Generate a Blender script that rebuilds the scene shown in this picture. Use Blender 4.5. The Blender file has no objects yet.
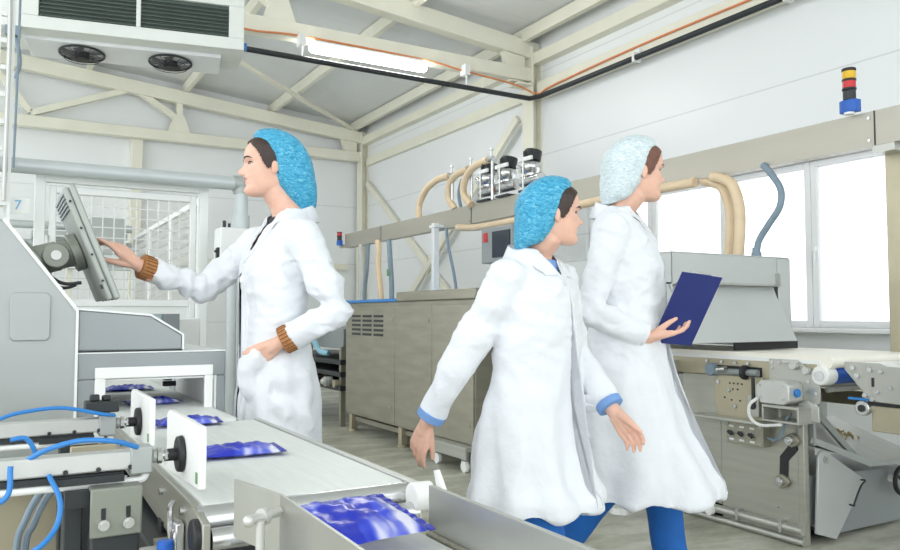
import bpy, bmesh, math, random
import numpy as np
from mathutils import Vector, Matrix, noise
from mathutils.bvhtree import BVHTree
random.seed(7)
S = bpy.context.scene
COL = S.collection
ORI = {}
R = math.radians

# ------------------------------------------------------------------ materials
def mat(name, col, rough=.5, metal=0., var=.06, scale=6., bump=0., bscale=40., stretch=None, emit=0., sss=0., trans=0., spec=.5, coat=0., alpha=1.):
    m = bpy.data.materials.new(name); m.use_nodes = True
    nt = m.node_tree; b = nt.nodes['Principled BSDF']
    b.inputs['Roughness'].default_value = rough; b.inputs['Metallic'].default_value = metal
    b.inputs['Specular IOR Level'].default_value = spec
    b.inputs['Coat Weight'].default_value = coat
    tc = nt.nodes.new('ShaderNodeTexCoord'); mp = nt.nodes.new('ShaderNodeMapping')
    nt.links.new(tc.outputs['Object'], mp.inputs['Vector'])
    if stretch: mp.inputs['Scale'].default_value = stretch
    n = nt.nodes.new('ShaderNodeTexNoise'); n.inputs['Scale'].default_value = scale; n.inputs['Detail'].default_value = 5
    nt.links.new(mp.outputs[0], n.inputs['Vector'])
    r = nt.nodes.new('ShaderNodeValToRGB')
    r.color_ramp.elements[0].position = .3; r.color_ramp.elements[1].position = .7
    r.color_ramp.elements[0].color = (*[max(0, c*(1-var)) for c in col], 1)
    r.color_ramp.elements[1].color = (*[min(1, c*(1+var)) for c in col], 1)
    nt.links.new(n.outputs['Fac'], r.inputs['Fac']); nt.links.new(r.outputs['Color'], b.inputs['Base Color'])
    if bump:
        n2 = nt.nodes.new('ShaderNodeTexNoise'); n2.inputs['Scale'].default_value = bscale; n2.inputs['Detail'].default_value = 3
        nt.links.new(mp.outputs[0], n2.inputs['Vector'])
        bp = nt.nodes.new('ShaderNodeBump'); bp.inputs['Strength'].default_value = bump; bp.inputs['Distance'].default_value = .02
        nt.links.new(n2.outputs['Fac'], bp.inputs['Height']); nt.links.new(bp.outputs[0], b.inputs['Normal'])
    if emit:
        b.inputs['Emission Color'].default_value = (*col, 1); b.inputs['Emission Strength'].default_value = emit
    if sss:
        b.inputs['Subsurface Weight'].default_value = sss; b.inputs['Subsurface Radius'].default_value = (.012, .005, .003)
        b.inputs['Subsurface Scale'].default_value = 1.
    if trans: b.inputs['Transmission Weight'].default_value = trans
    if alpha < 1: b.inputs['Alpha'].default_value = alpha
    return m
def srgb(r, g, b):
    f = lambda c: (c/255/12.92) if c/255 <= .04045 else ((c/255+.055)/1.055)**2.4
    return (f(r), f(g), f(b))

# ------------------------------------------------------------------ mesh builder (world coordinates)
def catmull(pts, n=8):
    P = [Vector(p) for p in pts]
    if len(P) < 3: return P
    Q = [P[0]*2-P[1]] + P + [P[-1]*2-P[-2]]
    out = []
    for i in range(1, len(Q)-2):
        a, b, c, d = Q[i-1], Q[i], Q[i+1], Q[i+2]
        for k in range(n):
            t = k/n
            out.append(.5*((2*b)+(c-a)*t+(2*a-5*b+4*c-d)*t*t+(3*b-a-3*c+d)*t**3))
    out.append(P[-1]); return out
def lerp_r(rs, m):
    k = len(rs)-1
    return [rs[min(int(i*k/(m-1)), k-1)]*(1-((i*k/(m-1))-min(int(i*k/(m-1)), k-1))) + rs[min(int(i*k/(m-1)), k-1)+1]*((i*k/(m-1))-min(int(i*k/(m-1)), k-1)) for i in range(m)]
class MB:
    def __init__(s): s.v = []; s.f = []; s.mi = []; s.cur = 0
    def add(s, vs, fs):
        o = len(s.v); s.v += [tuple(v) for v in vs]; s.f += [tuple(i+o for i in f) for f in fs]; s.mi += [s.cur]*len(fs); return s
    def box(s, x0, x1, y0, y1, z0, z1, M=None):
        vs = [(x, y, z) for z in (z0, z1) for y in (y0, y1) for x in (x0, x1)]
        if M: vs = [M @ Vector(v) for v in vs]
        return s.add(vs, [(0,2,3,1),(4,5,7,6),(0,1,5,4),(2,6,7,3),(0,4,6,2),(1,3,7,5)])
    def prism(s, poly, axis, a, b, M=None):
        n = len(poly)
        def mk(p, t): return {'X': (t, p[0], p[1]), 'Y': (p[0], t, p[1]), 'Z': (p[0], p[1], t)}[axis]
        vs = [mk(p, a) for p in poly] + [mk(p, b) for p in poly]
        if M: vs = [M @ Vector(v) for v in vs]
        fs = [tuple(range(n)), tuple(range(2*n-1, n-1, -1))] + [(i, i+n, (i+1) % n+n, (i+1) % n) for i in range(n)]
        return s.add(vs, fs)
    def bar(s, p0, p1, w, h, up=(0, 0, 1)):
        p0 = Vector(p0); p1 = Vector(p1); d = (p1-p0).normalized(); u = Vector(up)
        if abs(d.dot(u)) > .98: u = Vector((0, 1, 0))
        sd = d.cross(u).normalized(); u = sd.cross(d).normalized()
        vs = [p+sd*w/2*a+u*h/2*b for p in (p0, p1) for (a, b) in ((-1,-1),(1,-1),(1,1),(-1,1))]
        return s.add(vs, [(0,1,2,3),(7,6,5,4),(0,4,5,1),(1,5,6,2),(2,6,7,3),(3,7,4,0)])
    def cyl(s, p0, p1, r0, r1=None, n=20):
        return s.tube([p0, p1], [r0, r0 if r1 is None else r1], n=n, spline=False)
    def tube(s, pts, r, n=10, spline=True, seg=6, round_ends=False):
        P = catmull(pts, seg) if spline and len(pts) > 2 else [Vector(p) for p in pts]
        rs = lerp_r(r, len(P)) if isinstance(r, (list, tuple)) else [r]*len(P)
        if round_ends:
            d0 = (P[0]-P[1]).normalized(); d1 = (P[-1]-P[-2]).normalized()
            pre = [(P[0]+d0*rs[0]*math.sin(a), rs[0]*math.cos(a)) for a in (1.45, 1.1, .75, .4)]
            post = [(P[-1]+d1*rs[-1]*math.sin(a), rs[-1]*math.cos(a)) for a in (.4, .75, 1.1, 1.45)]
            P = [p for p, _ in pre]+P+[p for p, _ in post]; rs = [q for _, q in pre]+rs+[q for _, q in post]
        d = (P[1]-P[0]).normalized(); u = Vector((0, 0, 1)) if abs(d.z) < .9 else Vector((1, 0, 0))
        u = (u-d*u.dot(d)).normalized(); vs = []
        for i, p in enumerate(P):
            if i == 0: t = P[1]-P[0]
            elif i == len(P)-1: t = P[-1]-P[-2]
            else: t = (P[i+1]-P[i]).normalized()+(P[i]-P[i-1]).normalized()
            t = t.normalized() if t.length > 1e-9 else d
            u = u-t*u.dot(t)
            u = u.normalized() if u.length > 1e-6 else t.orthogonal().normalized()
            w = t.cross(u)
            for k in range(n):
                a = 2*math.pi*k/n; vs.append(p+(u*math.cos(a)+w*math.sin(a))*rs[i])
        fs = [(i*n+k, i*n+(k+1) % n, (i+1)*n+(k+1) % n, (i+1)*n+k) for i in range(len(P)-1) for k in range(n)]
        fs += [tuple(range(n-1, -1, -1)), tuple((len(P)-1)*n+k for k in range(n))]
        return s.add(vs, fs)
    def loft(s, rings):
        n = len(rings[0]); vs = [v for r in rings for v in r]
        fs = [(i*n+k, i*n+(k+1) % n, (i+1)*n+(k+1) % n, (i+1)*n+k) for i in range(len(rings)-1) for k in range(n)]
        fs += [tuple(range(n-1, -1, -1)), tuple((len(rings)-1)*n+k for k in range(n))]
        return s.add(vs, fs)
    def sphere(s, c, r, n=16, sq=(1, 1, 1)):
        c = Vector(c)
        rings = [[c+Vector((math.cos(2*math.pi*k/n)*math.sin(a)*sq[0], math.sin(2*math.pi*k/n)*math.sin(a)*sq[1], -math.cos(a)*sq[2]))*r for k in range(n)] for a in [math.pi*(j+.15)/(n//2+.3) for j in range(n//2+1)]]
        return s.loft(rings)
    def build(s, name, m, parent=None, bevel=0., smooth=True, ang=35, origin=None):
        me = bpy.data.meshes.new(name)
        if parent is not None: L = ORI[parent.name]
        elif origin is not None: L = Vector(origin)
        else:
            A = np.array(s.v); L = Vector(((A[:, 0].min()+A[:, 0].max())/2, (A[:, 1].min()+A[:, 1].max())/2, A[:, 2].min()))
        me.from_pydata([tuple(Vector(v)-L) for v in s.v], [], s.f)
        ms = m if isinstance(m, (list, tuple)) else [m]
        for q in ms: me.materials.append(q)
        if len(ms) > 1: me.polygons.foreach_set('material_index', s.mi)
        bm = bmesh.new(); bm.from_mesh(me); bmesh.ops.recalc_face_normals(bm, faces=bm.faces); bm.to_mesh(me); bm.free()
        if smooth:
            me.polygons.foreach_set('use_smooth', [True]*len(me.polygons)); me.set_sharp_from_angle(angle=R(ang))
        me.update()
        return link(name, me, parent, L, bevel)
def link(name, me, parent, L, bevel=0.):
    o = bpy.data.objects.new(name, me); COL.objects.link(o)
    if parent is not None: o.parent = parent
    else: o.location = L
    ORI[o.name] = Vector(L)
    if bevel:
        b = o.modifiers.new('edge', 'BEVEL'); b.width = bevel; b.segments = 2; b.limit_method = 'ANGLE'; b.angle_limit = R(40); b.harden_normals = False
    return o
def tag(o, label=None, cat=None, group=None, kind=None):
    if label: o['label'] = label
    if cat: o['category'] = cat
    if group: o['group'] = group
    if kind: o['kind'] = kind
    return o
def thing(name, loc, label, cat, group=None):
    o = bpy.data.objects.new(name, None); COL.objects.link(o); o.location = loc; o.empty_display_size = .05
    ORI[o.name] = Vector(loc); return tag(o, label, cat, group)
def copy_tree(o, parent=None):
    c = o.copy(); COL.objects.link(c); ORI[c.name] = ORI[o.name]
    if parent is not None: c.parent = parent
    for ch in [q for q in bpy.data.objects if q.parent == o]: copy_tree(ch, c)
    return c
def dup(o, loc, label=None, group=None):
    c = copy_tree(o); c.location = loc
    if label: c['label'] = label
    if group: c['group'] = group
    return c
def struct(o): o['kind'] = 'structure'; return o
def finalize(o, mods=True):
    """mesh of o with its modifiers applied"""
    dg = bpy.context.evaluated_depsgraph_get(); dg.update()
    me = bpy.data.meshes.new_from_object(o.evaluated_get(dg)); return me

# camera: 60 degrees across, turned 30 degrees from the line of machines, tipped up by 3
cam = bpy.data.cameras.new('camera'); cam.sensor_width = 36; cam.lens = 778/900*36; cam.clip_start = .02
co = bpy.data.objects.new('camera', cam); COL.objects.link(co); co.location = (0, 0, 1.12)
co.rotation_euler = (R(90)+math.atan(40/778), 0, -R(30)); S.camera = co
cam.dof.use_dof = False

# shared materials
M = dict(
 steel=mat('brushed_steel', srgb(176, 176, 166), .38, .65, .06, 3, .0, stretch=(1, 1, 14)),
 steel_h=mat('satin_steel', srgb(186, 187, 180), .34, .6, .05, 4, stretch=(14, 1, 1)),
 steel_d=mat('aged_steel', srgb(158, 155, 140), .42, .55, .1, 3, stretch=(1, 1, 6)),
 tan_steel=mat('warm_steel', srgb(182, 174, 150), .42, .5, .08, 5),
 alu=mat('aluminium', srgb(205, 206, 202), .4, .5, .04, 8),
 chrome=mat('polished_steel', srgb(205, 206, 206), .22, .9, .04, 8),
 hood_sheet=mat('pale_sheet', srgb(194, 198, 197), .45, .3, .04, 2.5),
 panel_grey=mat('grey_sheet', srgb(172, 177, 175), .45, .3, .05, 2.5, stretch=(1, 1, 3)),
 hood_grey=mat('grey_enamel', srgb(150, 156, 157), .45, .25, .04, 3),
 white_paint=mat('white_enamel', srgb(238, 240, 238), .4, 0, .02, 4),
 cream=mat('cream_paint', srgb(236, 234, 218), .5, 0, .03, 3),
 black=mat('black_rubber', srgb(34, 36, 38), .5, 0, .15, 12),
 dark=mat('dark_metal', srgb(52, 56, 58), .45, .3, .12, 8),
 green_grey=mat('cast_grey', srgb(140, 144, 134), .42, .4, .05, 6),
 blue=mat('blue_hose', srgb(48, 130, 205), .35, 0, .06, 12),
 bluep=mat('blue_plastic', srgb(30, 96, 190), .4, 0, .06, 12),
 grey_hose=mat('grey_hose', srgb(128, 146, 160), .45, 0, .06, 20),
 cream_hose=mat('cream_hose', srgb(226, 203, 170), .45, 0, .05, 10),
 orange=mat('orange_cable', srgb(222, 140, 88), .5, 0, .05, 10),
 belt=mat('conveyor_belting', srgb(224, 227, 223), .5, 0, .05, 5, .05, 120, stretch=(14, 1, 1)),
 plastic=mat('white_plastic', srgb(240, 241, 238), .45, 0, .02, 6),
 yellow=mat('yellow_lens', srgb(225, 180, 20), .3, 0, .05, 8),
 red=mat('red_lens', srgb(205, 40, 48), .3, 0, .05, 8),
 channel=mat('channel_steel', srgb(178, 174, 162), .4, .5, .05, 4, stretch=(1, .2, 1)),
 bezel=mat('bezel_grey', srgb(168, 173, 167), .4, .3, .04, 6),
 screen=mat('screen_glass', srgb(40, 52, 66), .15, 0, .2, 3),
 label=mat('pale_label', srgb(228, 232, 232), .5, 0, .02, 10),
)
WORLD, EXPO = 1.5, 0.63
# ================================================================== the room
XW, YB, Y2 = 5.5, 12.6, 7.45
def node_mat(name, rough=.5): 
    m = bpy.data.materials.new(name); m.use_nodes = True; nt = m.node_tree; b = nt.nodes['Principled BSDF']; b.inputs['Roughness'].default_value = rough
    tc = nt.nodes.new('ShaderNodeTexCoord'); return m, nt, b, tc
# floor: worn trowelled concrete
m, nt, b, tc = node_mat('worn_concrete', .42)
mp = nt.nodes.new('ShaderNodeMapping'); mp.inputs['Rotation'].default_value = (0, 0, R(20)); mp.inputs['Scale'].default_value = (1.2, 2.6, 1)
nt.links.new(tc.outputs['Object'], mp.inputs[0])
n1 = nt.nodes.new('ShaderNodeTexNoise'); n1.inputs['Scale'].default_value = 1.6; n1.inputs['Detail'].default_value = 9; n1.inputs['Roughness'].default_value = .7
nt.links.new(mp.outputs[0], n1.inputs['Vector'])
r1 = nt.nodes.new('ShaderNodeValToRGB'); e = r1.color_ramp.elements
e[0].position = .3; e[0].color = (*srgb(138, 138, 122), 1); e[1].position = .72; e[1].color = (*srgb(226, 226, 216), 1)
k = e.new(.5); k.color = (*srgb(184, 184, 168), 1)
nt.links.new(n1.outputs['Fac'], r1.inputs['Fac']); nt.links.new(r1.outputs[0], b.inputs['Base Color'])
bp = nt.nodes.new('ShaderNodeBump'); bp.inputs['Strength'].default_value = .15; nt.links.new(n1.outputs['Fac'], bp.inputs['Height']); nt.links.new(bp.outputs[0], b.inputs['Normal'])
struct(MB().box(-6, XW, -5, YB+.1, -.1, 0).build('floor', m))
# sandwich panel walls: fine horizontal ribs and wide joints
def panel_mat(name, col, period, axis, rough):
    m, nt, b, tc = node_mat(name, rough)
    sp = nt.nodes.new('ShaderNodeSeparateXYZ'); nt.links.new(tc.outputs['Object'], sp.inputs[0])
    def M_(op, a, v):
        q = nt.nodes.new('ShaderNodeMath'); q.operation = op
        if hasattr(a, 'name'): nt.links.new(a, q.inputs[0])
        q.inputs[1].default_value = v; return q.outputs[0]
    fr = M_('FRACT', M_('DIVIDE', sp.outputs[axis], period), 0); jt = M_('LESS_THAN', fr, .012)
    rb = M_('FRACT', M_('DIVIDE', sp.outputs[axis], .1), 0); rr = M_('LESS_THAN', rb, .12)
    n = nt.nodes.new('ShaderNodeTexNoise'); n.inputs['Scale'].default_value = 1.3
    nt.links.new(tc.outputs['Object'], n.inputs['Vector'])
    mx = nt.nodes.new('ShaderNodeMixRGB'); mx.inputs[1].default_value = (*[c*.97 for c in col], 1); mx.inputs[2].default_value = (*col, 1); nt.links.new(n.outputs['Fac'], mx.inputs[0])
    mj = nt.nodes.new('ShaderNodeMixRGB'); nt.links.new(jt, mj.inputs[0]); nt.links.new(mx.outputs[0], mj.inputs[1]); mj.inputs[2].default_value = (*[c*.80 for c in col], 1)
    nt.links.new(mj.outputs[0], b.inputs['Base Color'])
    bp = nt.nodes.new('ShaderNodeBump'); bp.inputs['Strength'].default_value = .25; bp.inputs['Distance'].default_value = .004
    nt.links.new(rr, bp.inputs['Height']); nt.links.new(bp.outputs[0], b.inputs['Normal']); return m
wmat = panel_mat('white_wall_panel', srgb(240, 243, 244), 1.0, 2, .4)
cmat = panel_mat('roof_sheet', srgb(226, 229, 229), .5, 1, .5)
W0, W1, WZ0, WZ1 = 3.2, 6.56, 1.02, 2.34
w = MB()
w.box(XW, XW+.2, -2.5, W0, 0, 4.7); w.box(XW, XW+.2, W1, YB+.2, 0, 4.7); w.box(XW, XW+.2, W0, W1, 0, WZ0); w.box(XW, XW+.2, W0, W1, WZ1, 4.7)
struct(w.build('wall_right', wmat, smooth=False))
struct(MB().prism([(-3, 0), (XW, 0), (XW, 4.5), (-3, 5.27)], 'Y', YB+.05, YB+.2).build('wall_back', wmat, smooth=False))
slope = lambda x: 4.47+(XW-x)*.092
struct(MB().prism([(-3, slope(-3)), (XW+.2, slope(XW+.2)), (XW+.2, slope(XW+.2)+.1), (-3, slope(-3)+.1)], 'Y', -3.5, YB+.2).build('ceiling', cmat, smooth=False))
# the strip window: frame, mullions, panes, sill
glass = mat('window_glass', (1, 1, 1), .02, 0, 0, trans=1., spec=.3)
pvc = mat('white_window_frame', srgb(250, 252, 253), .4, 0, .01)
ys = [W0, 3.88, 4.72, 5.62, W1]
for i in range(4):
    a, b_ = ys[i]+.002, ys[i+1]-.002
    f = MB(); t = .055
    f.box(XW+.04, XW+.11, a, a+t, WZ0, WZ1); f.box(XW+.04, XW+.11, b_-t, b_, WZ0, WZ1)
    f.box(XW+.04, XW+.11, a+t, b_-t, WZ0, WZ0+t); f.box(XW+.04, XW+.11, a+t, b_-t, WZ1-t, WZ1)
    fo = struct(f.build('window_%d' % (i+1), pvc, bevel=.006))
    MB().box(XW+.07, XW+.076, a+t-.01, b_-t+.01, WZ0+t-.01, WZ1-t+.01).build('pane', glass, fo)
    if i in (0, 1): MB().box(XW+.015, XW+.04, b_-.045, b_-.015, 1.62, 1.66).cyl((XW+.02, b_-.03, 1.64), (XW+.02, b_-.03, 1.5), .01).build('handle', pvc, fo)
struct(MB().box(XW-.13, XW+.04, W0-.05, W1+.05, WZ0-.035, WZ0).build('trim_1', pvc, bevel=.008))['label'] = 'white window sill'
struct(MB().box(XW-.02, XW+.04, W0-.06, W1+.06, WZ1, WZ1+.06).build('trim_2', pvc, bevel=.006))['label'] = 'white strip above the window'

# steel frame: columns, roof trusses, purlins, wall beams and braces in cream paint
def column(y, w=.22):
    c = MB(); c.box(XW-.135, XW-.12, y-w/2, y+w/2, 0, 4.3); c.box(XW-.015, XW, y-w/2, y+w/2, 0, 4.3); c.box(XW-.12, XW-.015, y-.008, y+.008, 0, 4.3)
    c.box(XW-.24, XW, y-w/2-.04, y+w/2+.04, 0, .025)
    c.box(XW-.34, XW-.135, y-w/2, y+w/2, 3.82, 3.845)
    return struct(c.build('column', M['cream'], bevel=.003))
tag(column(Y2), 'cream steel column against the white wall beside the window')
tag(column(YB-.14), 'cream steel column in the far corner of the hall')
c = MB(); c.box(1.66, 1.82, YB-.08, YB+.05, 0, 3.85); tag(struct(c.build('column', M['cream'], bevel=.005)), 'cream steel post on the far wall below the truss')
def truss(y, label, dz=0.):
    t = thing('roof_truss', (XW, y, 3.9), label, 'roof truss', 'cream roof trusses')
    zt = lambda x: 4.25+dz*.6+(XW-x)*.095
    MB().bar((XW-.02, y, zt(XW-.02)), (-3, y, zt(-3)), .15, .2).build('top_chord', M['cream'], t, bevel=.008)
    MB().bar((XW-.13, y, 3.96+dz), (-3, y, 3.96+dz), .15, .16).build('bottom_chord', M['cream'], t, bevel=.008)
    for (x0, z0, x1, z1) in ((.3, 3.99, 1.66, zt(1.66)-.02), (1.7, zt(1.7)-.03, 2.4, 4.1), (-1.6, 3.99, -.3, zt(-.3)), (-.3, zt(-.3), .3, 4.0)):
        MB().bar((x0, y, z0), (x1, y, z1), .09, .09).build('diagonal', M['cream'], t, bevel=.006)
    MB().bar((2.33, y, 3.96), (2.33, y, zt(2.33)), .09, .09).build('vertical', M['cream'], t, bevel=.006)
    MB().prism([(2.16, 4.03+dz), (2.5, 4.03+dz), (2.4, 4.3+dz), (2.26, 4.3+dz)], 'Y', y-.05, y+.05).build('gusset', M['cream'], t, bevel=.004)
    MB().prism([(XW-.2, 3.86), (XW-.2, 4.38), (XW-.55, 4.36), (XW-.4, 3.86)], 'Y', y-.04, y+.04).build('haunch', M['cream'], t, bevel=.004)
truss(Y2, 'nearer cream roof truss, with the tube lamp hung below it'); truss(YB-.14, 'farther cream roof truss against the far wall', -.09)
for i, x in enumerate((5.27, 3.82, 2.43, 1.05, -.35, -1.75)):
    p = MB(); z = slope(x); p.box(x-.035, x+.035, -3.4, YB+.05, z-.16, z-.012)
    tag(p.build('purlin', M['cream'], bevel=.004), ['cream purlin running under the roof next to the window wall', 'second cream purlin from the window wall', 'third cream purlin from the window wall', 'fourth cream purlin from the window wall, behind the air cooler', 'fifth cream purlin from the window wall', 'sixth cream purlin from the window wall'][i], 'purlin', 'cream roof purlins')
p = MB(); p.box(XW-.12, XW, -2.4, YB+.02, 4.08, 4.22); tag(struct(p.build('eaves_beam', M['cream'], bevel=.006)), 'cream eaves beam along the top of the window wall')
p = MB(); p.box(XW-.1, XW, -2.4, Y2-.14, 3.66, 3.86); p.box(XW-.07, XW, Y2+.14, YB-.28, 3.7, 3.84); tag(struct(p.build('wall_beam', M['cream'], bevel=.006)), 'cream beam carrying the black pipe along the window wall')
p = MB(); p.box(1.85, 5.2, YB-.06, YB+.05, 1.9, 2.0); tag(struct(p.build('wall_beam', M['cream'], bevel=.006)), 'cream beam across the far wall at head height')
for (ya, za, yb, zb, lb) in ((YB-.3, 3.4, 7.65, .15, 'cream diagonal brace rising to the far corner'), (Y2+.2, 3.5, YB-.3, .1, 'cream diagonal brace rising to the column by the window')):
    x = XW-.05 if ya > 10 else XW-.13
    tag(MB().bar((x, ya, za), (x, yb, zb), .1, .06, up=(1, 0, 0)).build('wall_brace', M['cream'], bevel=.006), lb, 'brace', 'cream diagonal wall braces')
tag(MB().bar((5.15, YB-.3, 4.32), (-.4, Y2+.3, 4.72), .05, .05).build('roof_brace', M['cream']), 'thin cream brace crossing under the roof behind the tube lamp', 'brace')

# services on the frame: black pipe, orange cable, tube lamp
bp_ = MB(); bp_.tube([(.4, Y2-.16, 3.66), (5.28, Y2-.16, 3.64)], .028, spline=False, n=12); bp_.tube([(5.28, Y2-.16, 3.64), (XW-.17, Y2-.3, 3.64), (XW-.17, -2, 3.64)], .028, spline=False, n=12)
pt = thing('black_pipe', (.4, Y2-.16, 3.6), 'black pipe running below the truss and along the window wall', 'pipe')
bp_.build('pipe_run', M['dark'], pt)
for x in (2.52, 4.42): MB().cyl((x, Y2-.16, 3.66), (x, Y2-.16, 3.88), .008).box(x-.03, x+.03, Y2-.19, Y2-.076, 3.78, 3.9).build('hanger', M['white_paint'], pt)
for y in (5.6, 3.9, 1.8): MB().box(XW-.2, XW-.1, y-.015, y+.015, 3.60, 3.69).box(XW-.14, XW-.1, y-.03, y+.03, 3.66, 3.74).build('hanger', M['white_paint'], pt)
oc = MB(); oc.tube([(1.3, Y2-.12, 3.9), (2.0, Y2-.12, 3.86), (2.55, Y2-.09, 3.905), (3.9, Y2-.09, 3.895), (4.4, Y2-.1, 3.85), (5.1, Y2-.12, 3.79), (5.36, Y2-.2, 3.70), (XW-.125, Y2-.5, 3.73), (XW-.115, 5.6, 3.77), (XW-.115, 3.9, 3.765), (XW-.115, 0, 3.77)], .011, n=8)
tag(oc.build('power_cable', M['orange']), 'thin orange cable running above the black pipe', 'cable')
lt = thing('tube_lamp', (3.28, Y2-.1, 3.76), 'lit fluorescent tube lamp with clear cover below the truss', 'lamp')
lamp = mat('lit_tube', (1, .99, .96), .4, 0, 0, emit=30.)
MB().box(2.66, 3.9, Y2-.14, Y2-.06, 3.84, 3.876).build('housing', M['white_paint'], lt, bevel=.01)
MB().tube([(2.66, Y2-.1, 3.80), (3.9, Y2-.1, 3.80)], .05, n=16, spline=False, round_ends=True).build('diffuser', lamp, lt)

# ceiling air cooler, turned a little from the truss line
ax = Vector((.982, -.189, 0)); bk = Vector((.189, .982, 0)); o0 = Vector((.035, 5.753, 3.0))
MA = Matrix(((ax.x, bk.x, 0, o0.x), (ax.y, bk.y, 0, o0.y), (0, 0, 1, o0.z), (0, 0, 0, 1)))
ac = thing('air_cooler', o0+ax*.72, 'white ceiling air cooler with two dark louvres and two fans', 'air cooler')
cool = mat('cooler_white', srgb(226, 229, 224), .4, .05, .03)
hs = MB(); hs.prism([(0, 0), (.26, .0), (.26, .02), (.52, .02), (.52, .42), (0, .42)], 'X', -.25, 1.45, MA)
hs.box(-.25, 1.45, -.03, 0, .0, .085, MA); hs.box(-.25, 1.45, -.03, 0, .31, .36, MA)
for (a, b_) in ((-.25, .14), (.735, .765), (1.345, 1.45)): hs.box(a, b_, -.03, 0, .085, .31, MA)
hs.build('housing', cool, ac, bevel=.004)
MB().box(-.27, 1.36, -.05, .2, .36, .385, MA).build('top_flange', cool, ac, bevel=.004)
for (a, b_) in ((.14, .735), (.765, 1.345)):
    lv = MB()
    lv.box(a, b_, -.006, -.002, .085, .31, MA)
    for k in range(8):
        z = .09+k*.027; lv.prism([(-.028, z), (-.024, z+.003), (-.006, z+.021), (-.008, z+.024), (-.03, z+.004)], 'X', a, b_, MA)
    lv.build('louvre', mat('louvre_grey_green', srgb(92, 104, 98), .5, .1, .08), ac, smooth=False)
MB().prism([(.12, -.025), (.44, -.05), (.46, -.03), (.5, .02), (.2, .02), (.12, .0)], 'X', .03, 1.30, MA).build('fan_tray', mat('tray_white', srgb(232, 234, 236), .4, 0, .02), ac, bevel=.004)
for fx in (.37, .955):
    fc = MA @ Vector((fx, .285, -.04)); fn = (MA.to_3x3() @ Vector((0, -.078, -1))).normalized()
    q = fn.to_track_quat('Z', 'Y').to_matrix().to_4x4(); q.translation = fc
    fan = MB(); fan.tube([q @ Vector((.145*math.cos(a), .145*math.sin(a), .006)) for a in [i*math.pi/16 for i in range(33)]], .008, n=6, spline=False)
    for rr in (.07, .12): fan.tube([q @ Vector((rr*math.cos(a), rr*math.sin(a), .035)) for a in [i*math.pi/12 for i in range(25)]], .0025, n=5, spline=False)
    for k in range(12): a = k*math.pi/6; fan.tube([q @ Vector((.05*math.cos(a), .05*math.sin(a), .036)), q @ Vector((.145*math.cos(a), .145*math.sin(a), .008))], .002, n=5, spline=False)
    fo = fan.build('fan', M['dark'], ac)
    hb = MB(); hb.cyl(q @ Vector((0, 0, 0)), q @ Vector((0, 0, .05)), .05); hb.build('hub', M['black'], fo)
    for k in range(5):
        a = k*2*math.pi/5+.4; bl = MB()
        pr = [q @ Vector((r_*math.cos(a+da), r_*math.sin(a+da), h)) for (r_, da, h) in ((.045, -.35, .008), (.132, -.3, .004), (.136, .25, .022), (.045, .35, .026))]
        pr2 = [p-fn*.003 for p in pr]; bl.add(pr+pr2, [(0, 1, 2, 3), (7, 6, 5, 4), (0, 4, 5, 1), (1, 5, 6, 2), (2, 6, 7, 3), (3, 7, 4, 0)])
        bl.build('blade', mat('fan_blade_grey', srgb(110, 112, 114), .5, .1) if k == 0 and fx < .5 else bpy.data.materials['fan_blade_grey'], fo)
for (a, b_) in ((.1, .1), (1.2, .1), (.1, .55), (1.2, .55)):
    p = MA @ Vector((a, b_, .38)); MB().cyl(p, (p.x, p.y, slope(p.x)), .008).build('hanger_rod', M['alu'], ac)
MB().box(1.455, 1.48, .1, .14, .05, .1, MA).build('blue_valve', M['blue'], ac, bevel=.003)
tag(MB().tube([MA @ Vector(p) for p in ((-.02, .02, -.02), (.02, .0, -.12), (.03, .02, -.24), (.0, .06, -.32))], .012, n=8).box(-.05, .03, -.04, .02, -.06, .0, MA).build('drain_hose', M['grey_hose']), 'short grey drain hose hanging from the end of the air cooler', 'hose')
# ================================================================== behind the console: grey pipe frame, cage, boxes
pf = thing('overhead_pipe', (1.29, 4.85, 0), 'thick grey overhead pipe with elbow and post behind the woman', 'pipe')
pg = mat('pipe_grey', srgb(196, 203, 203), .4, .2, .03)
MB().cyl((-2.2, 4.85, 1.94), (1.25, 4.85, 1.94), .043).build('cross_pipe', pg, pf)
MB().cyl((1.24, 4.85, 1.94), (1.29, 4.85, 1.94), .052).tube([(1.25, 4.85, 1.94), (1.285, 4.85, 1.925), (1.29, 4.85, 1.88)], .05, n=16).build('elbow', M['panel_grey'], pf)
MB().cyl((1.29, 4.85, 1.9), (1.29, 4.85, 0), .041).cyl((1.29, 4.85, 1.74), (1.29, 4.85, 1.64), .052).build('post', pg, pf)
MB().cyl((-.06, 4.85, 1.9), (-.06, 4.85, 0), .035).build('post', pg, pf)
# cable ladder rising above
cl = thing('cable_ladder', (-.01, 4.74, 1.4), 'white upright cable ladder at the edge of the picture', 'cable ladder')
MB().box(-.05, -.035, 4.71, 4.74, 1.6, 4.9).box(.015, .03, 4.71, 4.74, 1.6, 4.9).build('rail', M['white_paint'], cl)
for k in range(22): MB().box(-.036, .016, 4.712, 4.73, 1.7+k*.145, 1.725+k*.145).build('rung', M['white_paint'], cl)
MB().tube([(.0, 4.69, 1.72), (.005, 4.69, 2.6), (-.005, 4.69, 3.4), (0, 4.69, 4.9)], .011, n=8).build('grey_cable', M['alu'], cl)
MB().tube([(.04, 4.70, 1.9), (.046, 4.70, 2.3), (.05, 4.70, 2.9), (.05, 4.70, 4.9)], .006, n=8).build('blue_cable', M['grey_hose'], cl)
sg = thing('number_sign', (.06, 4.78, 1.66), 'small white sign with a pale blue 7 above the console', 'sign')
MB().box(0, .125, 4.775, 4.783, 1.665, 1.755).build('sign_plate', M['plastic'], sg, bevel=.002)
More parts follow.
